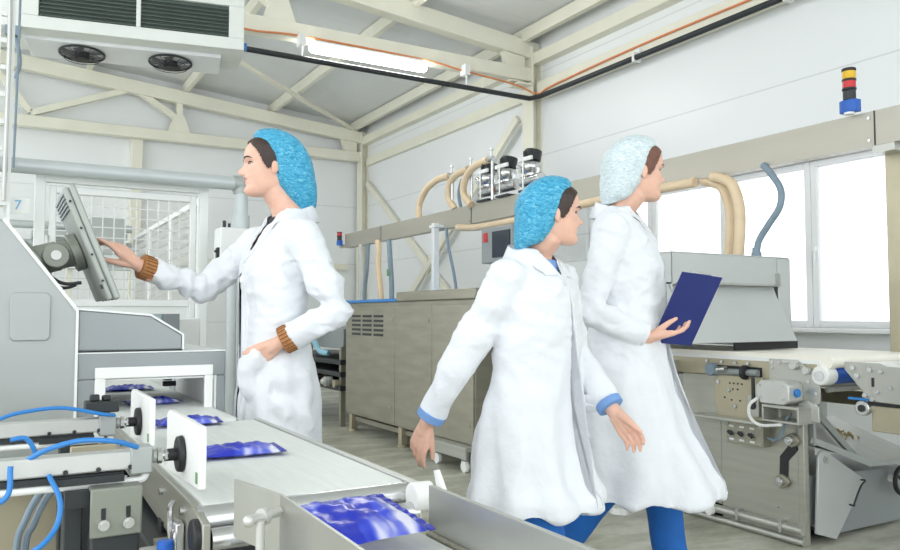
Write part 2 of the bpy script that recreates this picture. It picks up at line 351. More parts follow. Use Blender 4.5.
MB().box(-.05, .03, 4.783, 4.82, 1.7, 1.72).build('bracket', M['alu'], sg)
tx = bpy.data.curves.new('numeral', 'FONT'); tx.body = '7'; tx.size = .075; tx.extrude = .0008; tx.align_x = 'CENTER'; tx.align_y = 'CENTER'
to = bpy.data.objects.new('numeral_curve', tx); COL.objects.link(to); me = finalize(to); bpy.data.objects.remove(to)
me.materials.clear(); me.materials.append(mat('pale_blue_ink', srgb(120, 185, 225), .5, 0, .02))
me.transform(Matrix.Translation((.0665, 4.774, 1.71)) @ Matrix.Rotation(R(90), 4, 'X')); me.transform(Matrix.Translation(-ORI[sg.name])); link('numeral', me, sg, ORI[sg.name])

def wire_panel(name, x0, x1, y, z0, z1, pitch, parent, m, wr=.0025):
    g = MB(); n = int((x1-x0)/pitch); k = int((z1-z0)/pitch)
    for i in range(n+1): x = x0+(x1-x0)*i/n; g.box(x-wr, x+wr, y-wr, y+wr, z0, z1)
    for i in range(k+1): z = z0+(z1-z0)*i/k; g.box(x0, x1, y+wr, y+3*wr, z-wr, z+wr)
    return g.build(name, m, parent, smooth=False)
cg = thing('mesh_guard', (.63, 4.95, 0), 'white framed wire mesh guard door behind the touchscreen', 'machine guard')
f = MB()
for (a, b_) in ((.15, .205), (1.055, 1.11)): f.box(a, b_, 4.93, 4.98, 0, 1.93)
f.box(.205, 1.055, 4.93, 4.98, 1.875, 1.93); f.box(.205, 1.055, 4.93, 4.98, .1, .15); f.build('frame', M['white_paint'], cg, bevel=.004)
f = MB()
for (a, b_) in ((.225, .26), (1.0, 1.035)): f.box(a, b_, 4.935, 4.965, .17, 1.855)
f.box(.26, 1.0, 4.935, 4.965, 1.815, 1.855); f.box(.26, 1.0, 4.935, 4.965, .17, .21); f.box(.26, 1.0, 4.935, 4.965, 1.17, 1.21); f.build('door_frame', M['white_paint'], cg, bevel=.004)
wire_panel('wire_mesh', .26, 1.0, 4.95, 1.21, 1.815, .058, cg, M['alu'], .0032)
MB().box(.26, 1.0, 4.946, 4.954, .21, 1.17).build('infill_panel', M['white_paint'], cg)
MB().box(1.0, 1.03, 4.92, 4.935, 1.24, 1.3).build('latch', M['dark'], cg)
for z in (1.5, .6): MB().cyl((.215, 4.93, z), (.215, 4.93, z+.07), .012).build('hinge', M['alu'], cg)
# a second guard run standing back along the aisle
rk = thing('guard_fence', (1.5, 9, 0), 'long white mesh fence running back behind the guard door', 'fence')
f = MB()
for y in (7.0, 8.3, 9.6, 10.9): f.box(1.48, 1.54, y-.03, y+.03, 0, 2.15)
f.box(1.49, 1.53, 7.0, 10.9, 2.1, 2.15); f.box(1.49, 1.53, 7, 10.9, .1, .15); f.build('frame', M['white_paint'], rk, bevel=.004)
g = MB(); wr = .003
for i in range(66): y = 7.03+i*.0585; g.box(1.51-wr, 1.51+wr, y-wr, y+wr, .15, 2.1)
for i in range(22): z = .2+i*.088; g.box(1.512, 1.518, 7, 10.9, z-.012, z+.012)
g.build('wire_mesh', M['alu'], rk, smooth=False)
pr = thing('pipe_rack', (1.0, 11, 0), 'low rack of grey pipes beyond the mesh guard', 'rack')
for z in (2.25, 2.02, 1.75): MB().cyl((-.6, 11, z), (1.48, 11, z), .05).build('pipe', pg, pr)
for x in (-.5, .75): MB().box(x-.04, x+.04, 11.05, 11.12, 0, 2.4).build('post', M['cream'], pr, bevel=.004)
MB().box(.3, 1.35, 10.4, 10.9, 2.05, 2.13).box(.9, 1.3, 10.2, 10.24, 1.85, 2.3).build('tray', M['panel_grey'], pr, bevel=.004)
cb = thing('control_box', (1.21, 4.7, 1.38), 'white wall box with black handle on the grey post behind the woman', 'control box')
MB().box(1.115, 1.33, 4.64, 4.8, 1.38, 1.64).build('box', M['white_paint'], cb, bevel=.006)
MB().box(1.1, 1.12, 4.66, 4.7, 1.42, 1.52).box(1.09, 1.115, 4.665, 4.69, 1.44, 1.455).box(1.09, 1.115, 4.665, 4.69, 1.49, 1.505).build('handle', M['black'], cb, bevel=.003)
MB().cyl((1.16, 4.74, 1.64), (1.16, 4.74, 1.69), .01).cyl((1.19, 4.74, 1.64), (1.19, 4.74, 1.675), .008).build('gland', M['dark'], cb)
MB().cyl((1.21, 4.74, 1.38), (1.21, 4.74, 0), .03).build('stand', pg, cb)

# ================================================================== console machine with tunnel
mc = thing('checking_machine', (.3, 3.1, 0), 'grey steel checking machine with a white framed tunnel over the conveyor', 'machine')
FY = 2.75
MB().prism([(-.55, .12), (.213, .12), (.213, 1.136), (.004, 1.412), (-.55, 1.42)], 'Y', FY, 3.5).build('cabinet', M['panel_grey'], mc, bevel=.005)
MB().prism([(.209, .12), (.217, .12), (.217, 1.138), (.006, 1.418), (-.002, 1.412), (.209, 1.132)], 'Y', FY-.008, FY+.02).build('edge_trim', M['white_paint'], mc)
oct_ = [(.035, 1.04), (.127, 1.04), (.137, 1.052), (.137, 1.178), (.127, 1.19), (.035, 1.19), (.025, 1.178), (.025, 1.052)]
MB().prism(oct_, 'Y', FY-.008, FY+.005).build('access_panel', M['panel_grey'], mc, bevel=.003)
MB().prism([(.217, 1.004), (.538, 1.004), (.538, 1.053), (.435, 1.117), (.217, 1.136)], 'Y', FY+.004, 3.4).build('hood', M['hood_grey'], mc, bevel=.005)
MB().prism([(.217, 1.136), (.435, 1.117), (.538, 1.053), (.538, 1.004), (.544, 1.004), (.544, 1.056), (.438, 1.123), (.217, 1.142)], 'Y', FY, FY+.02).build('hood_rim', M['white_paint'], mc)
MB().box(.217, .54, FY+.01, 3.38, .995, 1.004).build('gasket', M['black'], mc)  # black bar drawn in for the dark gap between hood and body
b_ = MB(); b_.box(.217, .685, FY, 3.42, .912, .995); b_.box(.217, .30, FY, 3.42, .3, .912); b_.box(.655, .685, FY, 3.42, .3, .912); b_.box(.30, .655, FY+.02, 3.42, .3, .70)
b_.build('body', M['hood_grey'], mc, bevel=.004)
MB().box(.217, .685, FY+.006, 3.42, .995, .999).build('top_sheet', M['white_paint'], mc)
fr = MB(); fr.box(.268, .640, FY-.012, FY+.002, .914, .95); fr.box(.268, .30, FY-.012, FY+.002, .72, .914); fr.box(.612, .640, FY-.012, FY+.002, .72, .914); fr.box(.645, .655, FY, 3.42, .72, .914); fr.box(.30, .645, FY, 3.42, .905, .912)
fr.build('tunnel_frame', M['plastic'], mc, bevel=.003)
for (x, y) in ((-.5, 2.8), (.16, 2.8), (-.5, 3.45), (.16, 3.45), (.25, 2.8), (.65, 2.8), (.25, 3.38), (.65, 3.38)):
    MB().cyl((x, y, 0), (x, y, .32 if x > .2 else .13), .025).cyl((x, y, 0), (x, y, .02), .04).build('foot', M['chrome'], mc)
MB().box(.57, .6, 3.25, 3.3, .86, .905).box(.56, .61, 3.22, 3.24, .84, .86).build('sensor', M['dark'], mc, bevel=.003)
# things standing on the machine's far end
cs = thing('clear_shield', (.6, 3.3, 1.0), 'clear acrylic shield with grey post on the tunnel top', 'shield')
MB().box(.42, .60, 3.36, 3.368, 1.0, 1.125).build('sheet', mat('tinted_acrylic', srgb(190, 208, 212), .1, 0, .02, trans=.6), cs)
MB().box(.575, .64, 3.33, 3.36, 1.0, 1.125).build('post', M['hood_grey'], cs, bevel=.003)
tag(MB().box(.665, .765, 3.52, 3.6, .96, 1.105).build('junction_box', M['plastic'], bevel=.006), 'small white box standing behind the machine tunnel', 'box')
tag(MB().box(.655, .775, 3.5, 3.62, 0, .955).build('box_pedestal', pg, bevel=.004), 'pale grey pedestal under the small white box', 'pedestal')

# touchscreen on its swivel arm
tm = thing('touchscreen_monitor', (.15, 2.9, 1.2), 'grey industrial touchscreen on a swivel arm, tilted towards the woman', 'monitor')
tl = math.atan2(46, 115); un = Vector((math.cos(tl), 0, math.sin(tl))); ud = Vector((math.sin(tl), 0, -math.cos(tl)))
top = Vector((.183, 0, 1.535))
def mon(u, y, d): p = top+ud*u+un*d; return (p.x, y, p.z)
def mslab(mb, u0, u1, y0, y1, d0, d1):
    vs = [mon(u, y, d) for d in (d0, d1) for y in (y0, y1) for u in (u0, u1)]
    return mb.add(vs, [(0,2,3,1),(4,5,7,6),(0,1,5,4),(2,6,7,3),(0,4,6,2),(1,3,7,5)])
Ya, Yb = 2.73, 3.11
mslab(MB(), 0, .39, Ya, Yb, -.008, .012).build('bezel', M['bezel'], tm, bevel=.005)
mslab(MB(), .004, .386, Ya+.004, Yb-.004, -.028, -.008).build('housing', mat('housing_grey', srgb(168, 172, 166), .45, .3, .04), tm, bevel=.006)
mslab(MB(), .03, .36, Ya+.03, Yb-.03, .012, .0135).build('screen', M['screen'], tm)
for k in range(5): mslab(MB(), .02+k*.012, .026+k*.012, Ya+.02, Yb-.02, -.034, -.028).build('cooling_fin', M['hood_grey'], tm)
mslab(MB(), .33, .345, Ya+.004, Ya+.02, -.032, -.026).build('label_plate', M['dark'], tm)
for k in range(5): MB().cyl(mon(.392, Ya+.02+k*.09, 0), mon(.386, Ya+.02+k*.09, 0), .006).build('bolt', M['dark'], tm)
for k in range(4): MB().cyl(mon(.05+k*.09, Ya-.003, -.02), mon(.05+k*.09, Ya+.003, -.02), .004).build('bolt', M['dark'], tm)
arm = MB(); c0 = Vector((.085, 2.94, 1.297)); c1 = Vector(mon(.2, 2.92, -.03))
arm.cyl(c0+Vector((-.005, 0, -.004)), c0+Vector((.022, 0, .016)), .075, .07); arm.cyl(c0, c0.lerp(c1, .55), .05); arm.cyl(c1, c1-un*.03, .065); arm.cyl(c1-un*.02, c0.lerp(c1, .45), .045)
arm.build('swivel_arm', M['green_grey'], tm, bevel=.003)
md = c0.lerp(c1, .48); MB().cyl(md+Vector((0, -.07, 0)), md+Vector((0, .07, 0)), .042).build('pivot', M['green_grey'], tm, bevel=.004)
MB().cyl(md+Vector((0, -.076, 0)), md+Vector((0, -.068, 0)), .016).build('pivot_screw', M['alu'], tm)
MB().tube([c0+Vector((.03, -.06, -.02)), c0+Vector((.065, -.09, -.06)), c0+Vector((.10, -.1, -.075)), c0+Vector((.145, -.1, -.07))], .006, n=8).tube([c0+Vector((.06, -.09, -.082)), c0+Vector((.10, -.1, -.088)), c0+Vector((.13, -.1, -.078))], .005, n=8).build('cable', M['black'], tm)
MB().cyl(c0+Vector((.065, -.1, -.105)), c0+Vector((.085, -.1, -.085)), .014).build('cable_gland', M['tan_steel'], tm)

# ================================================================== conveyors
BZ = .806
def belt_loop(mb, x0, x1, y0, y1, z, r=.024):
    pts = [(y0+r-r*math.sin(a), z-r+r*math.cos(a)) for a in [i*math.pi/10 for i in range(11)]]
    pts2 = [(y1-r+r*math.sin(a), z-r-r*math.cos(a)) for a in [i*math.pi/10 for i in range(11)]]
    return mb.prism(pts+pts2, 'X', x0, x1)
ca = thing('conveyor', (.48, 3.8, 0), 'narrow belt conveyor passing through the machine tunnel', 'conveyor')
belt_loop(MB(), .318, .632, 2.39, 4.84, BZ).build('belt', M['belt'], ca)
for (a, b_) in ((.303, .314), (.636, .647)): MB().box(a, b_, 2.37, 4.84, .735, BZ-.004).build('side_rail', M['alu'], ca, bevel=.002)
MB().box(.36, .60, 2.5, 4.8, .71, .74).build('bed', M['dark'], ca)
for y in (3.9, 4.7):
    for x in (.32, .62): MB().box(x-.02, x+.02, y-.02, y+.02, 0, .74).build('leg', M['alu'], ca)
cbv = thing('conveyor', (.48, 1.8, 0), 'wider belt conveyor with dark side plate beside the white pusher plates', 'conveyor')
belt_loop(MB(), .300, .668, 1.325, 2.36, BZ).build('belt', M['belt'], cbv)
MB().box(.676, .692, 1.30, 2.37, .72, BZ+.002).build('side_rail', M['alu'], cbv, bevel=.003)
MB().prism([(1.27, .70), (2.4, .735), (2.4, BZ), (1.36, BZ), (1.27, .79)], 'X', .284, .297).build('side_plate', M['steel'], cbv, bevel=.002)
MB().box(.296, .302, 1.33, 2.4, BZ-.012, BZ-.002).build('wear_strip', M['alu'], cbv)
rl = MB(); rl.cyl((.287, 1.335, BZ-.026), (.674, 1.335, BZ-.026), .0245); rl.cyl((.30, 1.285, BZ-.045), (.67, 1.285, BZ-.045), .018); rl.build('end_roller', M['chrome'], cbv)
MB().cyl((.66, 1.285, BZ-.02), (.70, 1.285, BZ-.02), .027).build('roller_cap', M['plastic'], cbv, bevel=.003)
for y, z in ((1.34, .765), ): MB().cyl((.272, y-.04, z), (.297, y-.04, z), .028).build('bearing', M['black'], cbv, bevel=.004)
for (y, z) in ((1.62, .775), (1.42, .78), (1.5, .745), (1.9, .78), (2.2, .785)): MB().cyl((.278, y, z), (.286, y, z), .007).build('bolt', M['chrome'], cbv)
MB().box(.31, .66, 1.5, 2.3, .69, .73).build('bed', M['dark'], cbv)
MB().box(.245, .66, 1.46, 2.35, .42, .70).build('drive_housing', M['dark'], cbv, bevel=.006)
for (x, y) in ((.30, 1.62), (.65, 1.5), (.30, 2.2), (.65, 2.2)): MB().box(x-.02, x+.02, y-.02, y+.02, 0, .72).build('leg', M['dark'], cbv)
MB().box(.254, .284, 1.47, 1.53, .69, .71).build('bracket', M['steel_d'], cbv)
# the take-away conveyor nearest the camera
cc = thing('conveyor', (.5, .8, 0), 'low take-away conveyor with tall steel guard plate nearest the camera', 'conveyor')
ZC_ = .742
belt_loop(MB(), .335, .642, -.3, 1.26, ZC_).build('belt', M['belt'], cc)
MB().prism([(1.215, .70), (1.215, .822), (-.3, .822), (-.3, .70)], 'X', .658, .668).build('guard_plate', M['steel_h'], cc, bevel=.0015)
MB().prism([(1.175, .80), (1.205, .80), (1.222, .845), (1.214, .847)], 'X', .672, .68).build('guide_finger', M['plastic'], cc)
MB().box(.645, .656, -.3, 1.2, .70, ZC_+.004).build('side_rail', M['steel_d'], cc)
MB().box(.322, .332, -.3, 1.2, .70, ZC_+.004).build('side_rail', M['steel_d'], cc)
for (x, y) in ((.345, .95), (.645, .95), (.345, -.2), (.645, -.2)): MB().box(x-.018, x+.018, y-.018, y+.018, 0, .72).build('leg', M['steel_d'], cc)
MB().box(.345, .635, -.2, 1.15, .67, .715).build('bed', M['dark'], cc)
gl = thing('guide_plate', (.31, .95, .8), 'bent steel guide plate with knob at the near end of the belt', 'guide plate')
g = MB()
for (a, b_) in (((.300, 1.145), (.328, 1.02)), ((.328, 1.02), (.318, .45))):
    g.prism([a, b_, (b_[0]+.004, b_[1]), (a[0]+.004, a[1])], 'Z', .80, .882)
g.build('plate', M['steel_h'], gl)
MB().cyl((.278, .985, .862), (.325, 1.01, .862), .006).sphere((.277, .984, .862), .008).cyl((.295, .993, .862), (.302, .997, .862), .011).build('knob', M['alu'], gl)
MB().cyl((.292, .985, .86), (.292, .985, .60), .006).build('post', M['alu'], gl)
MB().box(.275, .325, .96, 1.02, .70, .80).build('clamp', mat('lime_plastic', srgb(206, 208, 140), .4, 0, .05), gl, bevel=.008)

# ================================================================== pushers
def pusher(y, label):
    t = thing('pusher', (.1, y, .80), label, 'pneumatic pusher', 'pneumatic pushers')
    b_ = MB(); b_.box(-.45, .232, y-.016, y+.016, .855, .887); b_.build('cylinder_body', M['alu'], t, bevel=.003)
    MB().box(.20, .236, y-.02, y+.02, .846, .893).cyl((.236, y, .872), (.246, y, .872), .012).build('end_cap', M['panel_grey'], t, bevel=.003)
    MB().cyl((-.45, y-.006, .834), (.215, y-.006, .834), .0065).cyl((-.45, y+.02, .834), (.2, y+.02, .834), .005).tube([(.20, y-.006, .834), (.222, y-.006, .836), (.228, y-.006, .85)], .0065, n=8).build('guide_rod', M['plastic'], t)
    MB().cyl((.236, y, .872), (.286, y, .872), .007).cyl((.246, y, .872), (.254, y, .872), .014, n=6).cyl((.258, y, .872), (.264, y, .872), .011, n=6).build('piston_rod', M['chrome'], t)
    MB().cyl((.262, y, .872), (.283, y, .872), .011).cyl((.279, y, .872), (.289, y, .872), .031, .033).build('bumper', M['black'], t, bevel=.002)
    MB().prism([(y-.132, .832), (y+.158, .818), (y+.158, .926), (y+.14, .935), (y-.132, .935)], 'X', .290, .302).build('pusher_plate', M['plastic'], t, bevel=.002)
    MB().box(.2885, .2905, y-.122, y-.110, .84, .858).build('green_tab', mat('dull_green', srgb(110, 150, 110), .5) if y < 1.6 else bpy.data.materials['dull_green'], t)
    for k in range(3): MB().cyl((.1+k*.05, y-.0195, .86), (.1+k*.05, y-.0175, .86), .004).build('screw', M['dark'], t)
    v = MB(); v.box(-.05, .19, y-.012, y+.012, .842, .852); v.box(.08, .19, y-.024, y-.018, .838, .85); v.build('valve_strip', M['dark'], t)
    return t
pusher(1.46, 'pneumatic pusher with white plate, the one nearer the camera'); pusher(1.95, 'pneumatic pusher with white plate, the one nearer the machine')
ps = thing('pusher_stand', (.18, 1.5, 0), 'black post with slotted grey bracket below the near pusher', 'stand')
MB().box(.135, .215, 1.405, 1.412, .755, .835).box(.135, .215, 1.412, 1.45, .828, .834).build('slotted_bracket', M['green_grey'], ps, bevel=.003)
for x in (.155, .193):
    MB().box(x-.0035, x+.0035, 1.4035, 1.406, .783, .803).build('slot', M['black'], ps)
    MB().cyl((x, 1.405, .777), (x, 1.396, .777), .009).cyl((x, 1.396, .777), (x, 1.392, .777), .006, n=6).build('bolt', M['chrome'], ps)
MB().box(.137, .213, 1.415, 1.47, 0, .756).build('post', M['dark'], ps, bevel=.004)
MB().box(.10, .13, 1.47, 1.52, 0, .82).build('post', M['dark'], ps, bevel=.003)
MB().box(.10, .2, 1.44, 1.5, .80, .828).build('crossbar', M['dark'], ps)
MB().box(.215, .262, 1.425, 1.465, .70, .715).build('arm', M['chrome'], ps)
ps2 = thing('pusher_stand', (.18, 2.0, 0), 'black post holding the far pusher in front of the console', 'stand')
MB().box(.12, .2, 1.93, 1.97, 0, .83).build('post', M['dark'], ps2, bevel=.003)
MB().box(.14, .235, 1.905, 1.915, .77, .832).build('slotted_bracket', M['tan_steel'], ps2, bevel=.003)
MB().box(.17, .24, 1.92, 1.97, .90, .925).box(.18, .2, 1.93, 1.95, .925, .94).cyl((.215, 1.945, .925), (.215, 1.945, .937), .01).build('sensor_head', M['dark'], ps2, bevel=.003)
tag(MB().box(-.5, .245, 2.02, 2.06, .715, .765).build('cross_beam', M['dark'], bevel=.003), 'black cross beam below the pushers in front of the console', 'beam')
tag(MB().box(-.6, .24, 2.10, 2.12, .0, .70).build('steel_cover', M['tan_steel'], bevel=.003), 'brushed steel cover plate below the black cross beam', 'cover')
fx = thing('air_fitting', (.26, 1.36, .66), 'small blue capped fitting beside the roller bearing', 'fitting')
MB().cyl((.245, 1.36, .67), (.245, 1.36, .75), .0135).build('blue_body', M['bluep'], fx, bevel=.003)
MB().cyl((.245, 1.36, .45), (.245, 1.36, .67), .011).build('stem', M['alu'], fx)
lc = thing('latch_clamp', (.26, 1.42, .7), 'bright toggle latch on the conveyor side plate', 'latch')
MB().tube([(.272, 1.45, .79), (.264, 1.43, .783), (.264, 1.425, .75), (.269, 1.43, .715), (.276, 1.445, .71)], .0055, n=8).build('loop', M['chrome'], lc)
MB().box(.267, .282, 1.395, 1.43, .71, .765).cyl((.264, 1.41, .74), (.272, 1.41, .74), .014).build('body', M['chrome'], lc, bevel=.003)
# air hoses
for pts, lb in (([(.0, 1.9, .90), (.04, 1.9, .912), (.12, 1.9, .918), (.2, 1.9, .90), (.23, 1.92, .893)], 'blue air hose arching over the far pusher'),
                ([(.045, 1.45, .885), (.075, 1.43, .903), (.12, 1.42, .914), (.17, 1.42, .909), (.21, 1.44, .893)], 'blue air hose arching over the near pusher'),
                ([(.02, 1.55, .905), (.045, 1.55, .905), (.06, 1.55, .875), (.055, 1.56, .84)], 'short blue air hose between the two pushers'),
                ([(.075, 1.43, .86), (.09, 1.40, .825), (.085, 1.38, .79), (.06, 1.36, .765), (.02, 1.36, .75), (-.06, 1.36, .745)], 'blue air hose looping down below the near pusher'),
                ([(-.06, 1.3, .725), (.0, 1.3, .715), (.03, 1.29, .69), (.06, 1.28, .63)], 'blue air hose low at the corner of the picture'),
                ([(.02, 1.4, .885), (.015, 1.39, .84), (-.03, 1.39, .82)], 'blue air hose dropping from the end of the near pusher')):
    tag(MB().tube(pts, .0042, n=10, seg=10).build('air_hose', M['blue']), lb, 'hose', 'blue air hoses')
for k, pts in enumerate(([(.12, 1.72, .80), (.08, 1.68, .79), (.05, 1.66, .74), (.035, 1.66, .66), (.03, 1.66, .3), (.03, 1.66, .0)], [(.12, 1.74, .79), (.09, 1.7, .775), (.065, 1.67, .73), (.05, 1.67, .66), (.05, 1.67, .3), (.05, 1.67, .0)])):
    tag(MB().tube(pts, .006, n=8).build('sleeved_cable', M['grey_hose']), ['grey sleeved cable curving down before the steel cover, outer one', 'grey sleeved cable curving down before the steel cover, inner one'][k], 'cable', 'sleeved cables')

# ================================================================== pouches on the belt
m, nt, b, tc = node_mat('printed_foil', .22)
n1 = nt.nodes.new('ShaderNodeTexNoise'); n1.inputs['Scale'].default_value = 9; n1.inputs['Detail'].default_value = 2
mp = nt.nodes.new('ShaderNodeMapping'); mp.inputs['Scale'].default_value = (2.2, .8, 1); nt.links.new(tc.outputs['Object'], mp.inputs[0]); nt.links.new(mp.outputs[0], n1.inputs['Vector'])
r1 = nt.nodes.new('ShaderNodeValToRGB'); e = r1.color_ramp.elements
e[0].position = .5; e[0].color = (*srgb(30, 48, 186), 1); e[1].position = .70; e[1].color = (*srgb(226, 226, 244), 1)
k = e.new(.57); k.color = (*srgb(58, 78, 210), 1); k = e.new(.62); k.color = (*srgb(120, 130, 220), 1)
nt.links.new(n1.outputs['Fac'], r1.inputs['Fac']); nt.links.new(r1.outputs[0], b.inputs['Base Color'])
foil = m; seal = mat('foil_seal', srgb(34, 50, 176), .3, .2, .15, 30, .4, 60)
def pouch(loc, rz, label, L=.19, W=.13, H=.022, pitch=0.):
    t = thing('snack_pouch', loc, label, 'pouch', 'blue foil pouches on the conveyor'); t.rotation_euler = (pitch, 0, rz)
    ORI[t.name] = Vector((0, 0, 0)); g = MB(); NX, NY = 22, 14; rnd = random.Random(label)
    ph = [rnd.uniform(0, 6) for _ in range(4)]
    for sgn in (1, -1):
        vs = []
        for i in range(NX+1):
            for j in range(NY+1):
                u = i/NX*2-1; v = j/NY*2-1
                h = (max(0, 1-abs(u)**3)*max(0, 1-abs(v)**2.4))**.55
                wr = .0022*math.sin(9*u+ph[0]+3*v)+.002*math.sin(14*v+ph[1]+4*u)+.0015*math.sin(22*u+ph[2])
                vs.append((u*(L/2-.012)*(1-.02*(1-v*v)), v*W/2*(1-.05*(1-abs(u))), H*.42+(sgn*H*(.58 if sgn > 0 else .4)*h+wr*h*(1 if sgn > 0 else .2))))
        fs = [(i*(NY+1)+j, (i+1)*(NY+1)+j, (i+1)*(NY+1)+j+1, i*(NY+1)+j+1) for i in range(NX) for j in range(NY)]
        g.add(vs, fs)
    o = g.build('foil_body', foil, t, ang=60)
    for sx in (-1, 1):
        s_ = MB(); xs = [sx*(L/2-.014), sx*L/2]
        vs = [(x, W/2*(j/20*2-1)*.99, H*.42+.0016*math.sin(j*2.2+ph[3])*(1 if a else .3)+dz) for dz in (-.0006, .0006) for a, x in enumerate(xs) for j in range(21)]
        fs = [(b0+j, b0+j+1, b0+21+j+1, b0+21+j) for b0 in (0, 42) for j in range(20)]
        s_.add(vs, fs); s_.build('crimped_end', seal, t)
    return t
pouch((.495, 1.175, .78), R(8), 'blue and white foil pouch nearest the camera, leaving the belt', .215, .17, .028, R(9))
pouch((.475, 1.775, BZ), R(-4), 'blue foil pouch beside the nearer white pusher plate')
pouch((.475, 2.33, BZ), R(-6), 'blue foil pouch beside the farther white pusher plate', .18)
pouch((.475, 2.93, BZ), R(5), 'blue foil pouch just inside the white tunnel frame', .18)
pouch((.47, 3.5, BZ), R(-3), 'blue foil pouch deepest in the machine tunnel', .19)
# ================================================================== overhead steel channel with its posts
XR = 4.0
rt = thing('overhead_channel', (XR, 6, 2.0), 'long steel cable channel on posts running above the production line', 'cable channel')
ch = MB(); ch.box(XR-.005, XR, 2.1, 9.75, 2.02, 2.205); ch.box(XR, XR+.08, 2.1, 9.75, 2.20, 2.205); ch.box(XR, XR+.08, 2.1, 9.75, 2.02, 2.025)
ch.build('channel', M['channel'], rt)
for y in (2.41, 4.4, 6.5, 8.6):
    j = MB(); j.box(XR-.009, XR-.005, y-.003, y+.003, 2.02, 2.205); j.build('joint', M['dark'], rt)
    for z in (2.05, 2.17): MB().cyl((XR-.012, y+.03, z), (XR-.004, y+.03, z), .008).build('rivet', M['chrome'], rt)
MB().box(XR-.11, XR-.05, 7.07, 7.13, 1.262, 2.08).box(XR-.12, XR+.0, 7.04, 7.16, 2.03, 2.06).build('post', M['white_paint'], rt, bevel=.004)
MB().box(XR-.025, XR+.025, 9.2, 9.25, 0, 2.03).build('post', M['alu'], rt, bevel=.003)
MB().box(XR+.11, XR+.23, 2.31, 2.43, .62, 2.2).box(XR+.12, XR+.2, 2.43, 2.97, .62, .70).build('post', M['tan_steel'], rt, bevel=.005)
MB().box(XR-.0, XR+.11, 2.31, 2.43, 1.98, 2.19).build('bracket', M['steel_h'], rt)
for z in (2.0, 1.1, 1.0): MB().cyl((XR+.10, 2.35, z), (XR+.115, 2.35, z), .011).build('bolt', M['chrome'], rt)
# stack lights
def stack_light(loc, label, s=1., tall=True):
    t = thing('signal_tower', loc, label, 'signal light', None); x, y, z = loc
    MB().prism([(x-.05*s, y-.055*s), (x+.0, y-.055*s), (x+.0, y+.055*s), (x-.05*s, y+.055*s), (x-.065*s, y+.03*s), (x-.065*s, y-.03*s)], 'Z', z, z+.075*s).build('mount', M['bluep'], t, bevel=.004*s)
    MB().cyl((x-.035*s, y, z-.012*s), (x-.035*s, y, z+.0), .03*s).build('gland', M['plastic'], t)
    c = lambda a, b_, r: MB().cyl((x-.03*s, y, z+a*s), (x-.03*s, y, z+b_*s), r*s, n=24)
    c(.075, .135, .036).build('base', M['dark'], t, bevel=.003)
    c(.135, .15, .04).build('ring', M['black'], t, bevel=.003)
    c(.15, .19, .037).build('red_lens', M['red'], t)
    c(.19, .205, .04).build('ring', M['black'], t, bevel=.003)
    if tall:
        c(.205, .25, .038).build('yellow_lens', M['yellow'], t); c(.25, .27, .04).build('cap', M['black'], t, bevel=.004)
stack_light((XR-.012, 2.525, 2.215), 'signal light with yellow and red lenses above the window, on a blue mount', .9)
stack_light((XR-.012, 9.86, 2.06), 'small signal light with red lens at the far end of the channel', .9, False)
MB().box(XR-.0, XR+.04, 9.75, 9.95, 2.03, 2.07).build('end_arm', M['steel_h'], rt)
# pumps standing on the channel, hoses around them
def pump(y, label):
    t = thing('hose_pump', (XR+.02, y, 2.205), label, 'pump', 'pumps on the channel'); z = 2.205; x = XR+.02
    MB().box(x-.06, x+.08, y-.1, y+.1, z, z+.02).build('base', M['dark'], t, bevel=.003)
    MB().cyl((x, y+.11, z+.1), (x, y-.17, z+.1), .05).build('barrel', M['chrome'], t, bevel=.004)
    MB().cyl((x, y+.115, z+.1), (x, y+.105, z+.1), .032).build('gasket', M['orange'], t)
    MB().sphere((x, y-.02, z+.22), .085, sq=(1, 1, .9)).cyl((x, y-.02, z+.14), (x, y-.02, z+.30), .05).build('housing', M['chrome'], t)
    mt_ = MB(); mt_.cyl((x, y-.03, z+.27), (x+.02, y-.03, z+.36), .075)
    for k in range(8): a = k*math.pi/4; mt_.box(x+.07*math.cos(a)-.006, x+.07*math.cos(a)+.006, y-.03+.07*math.sin(a)-.006, y-.03+.07*math.sin(a)+.006, z+.27, z+.36)
    mt_.build('motor', M['dark'], t)
    MB().cyl((x-.08, y+.05, z+.19), (x+.06, y+.05, z+.19), .026).cyl((x-.02, y+.06, z+.19), (x-.02, y+.16, z+.25), .018).build('elbow', M['chrome'], t)
    MB().box(x-.09, x-.07, y-.14, y+.06, z+.26, z+.295).build('name_plate', M['plastic'], t, bevel=.003)
    MB().cyl((x-.09, y-.02, z+.02), (x-.09, y-.02, z+.30), .007).build('tie_rod', M['chrome'], t)
    return t
pump(6.25, 'steel hose pump on the channel, farthest from the window'); pump(5.92, 'steel hose pump on the channel, middle of the three'); pump(5.55, 'steel hose pump on the channel, nearest the window')
CH = 'cream hoses arching over the channel'
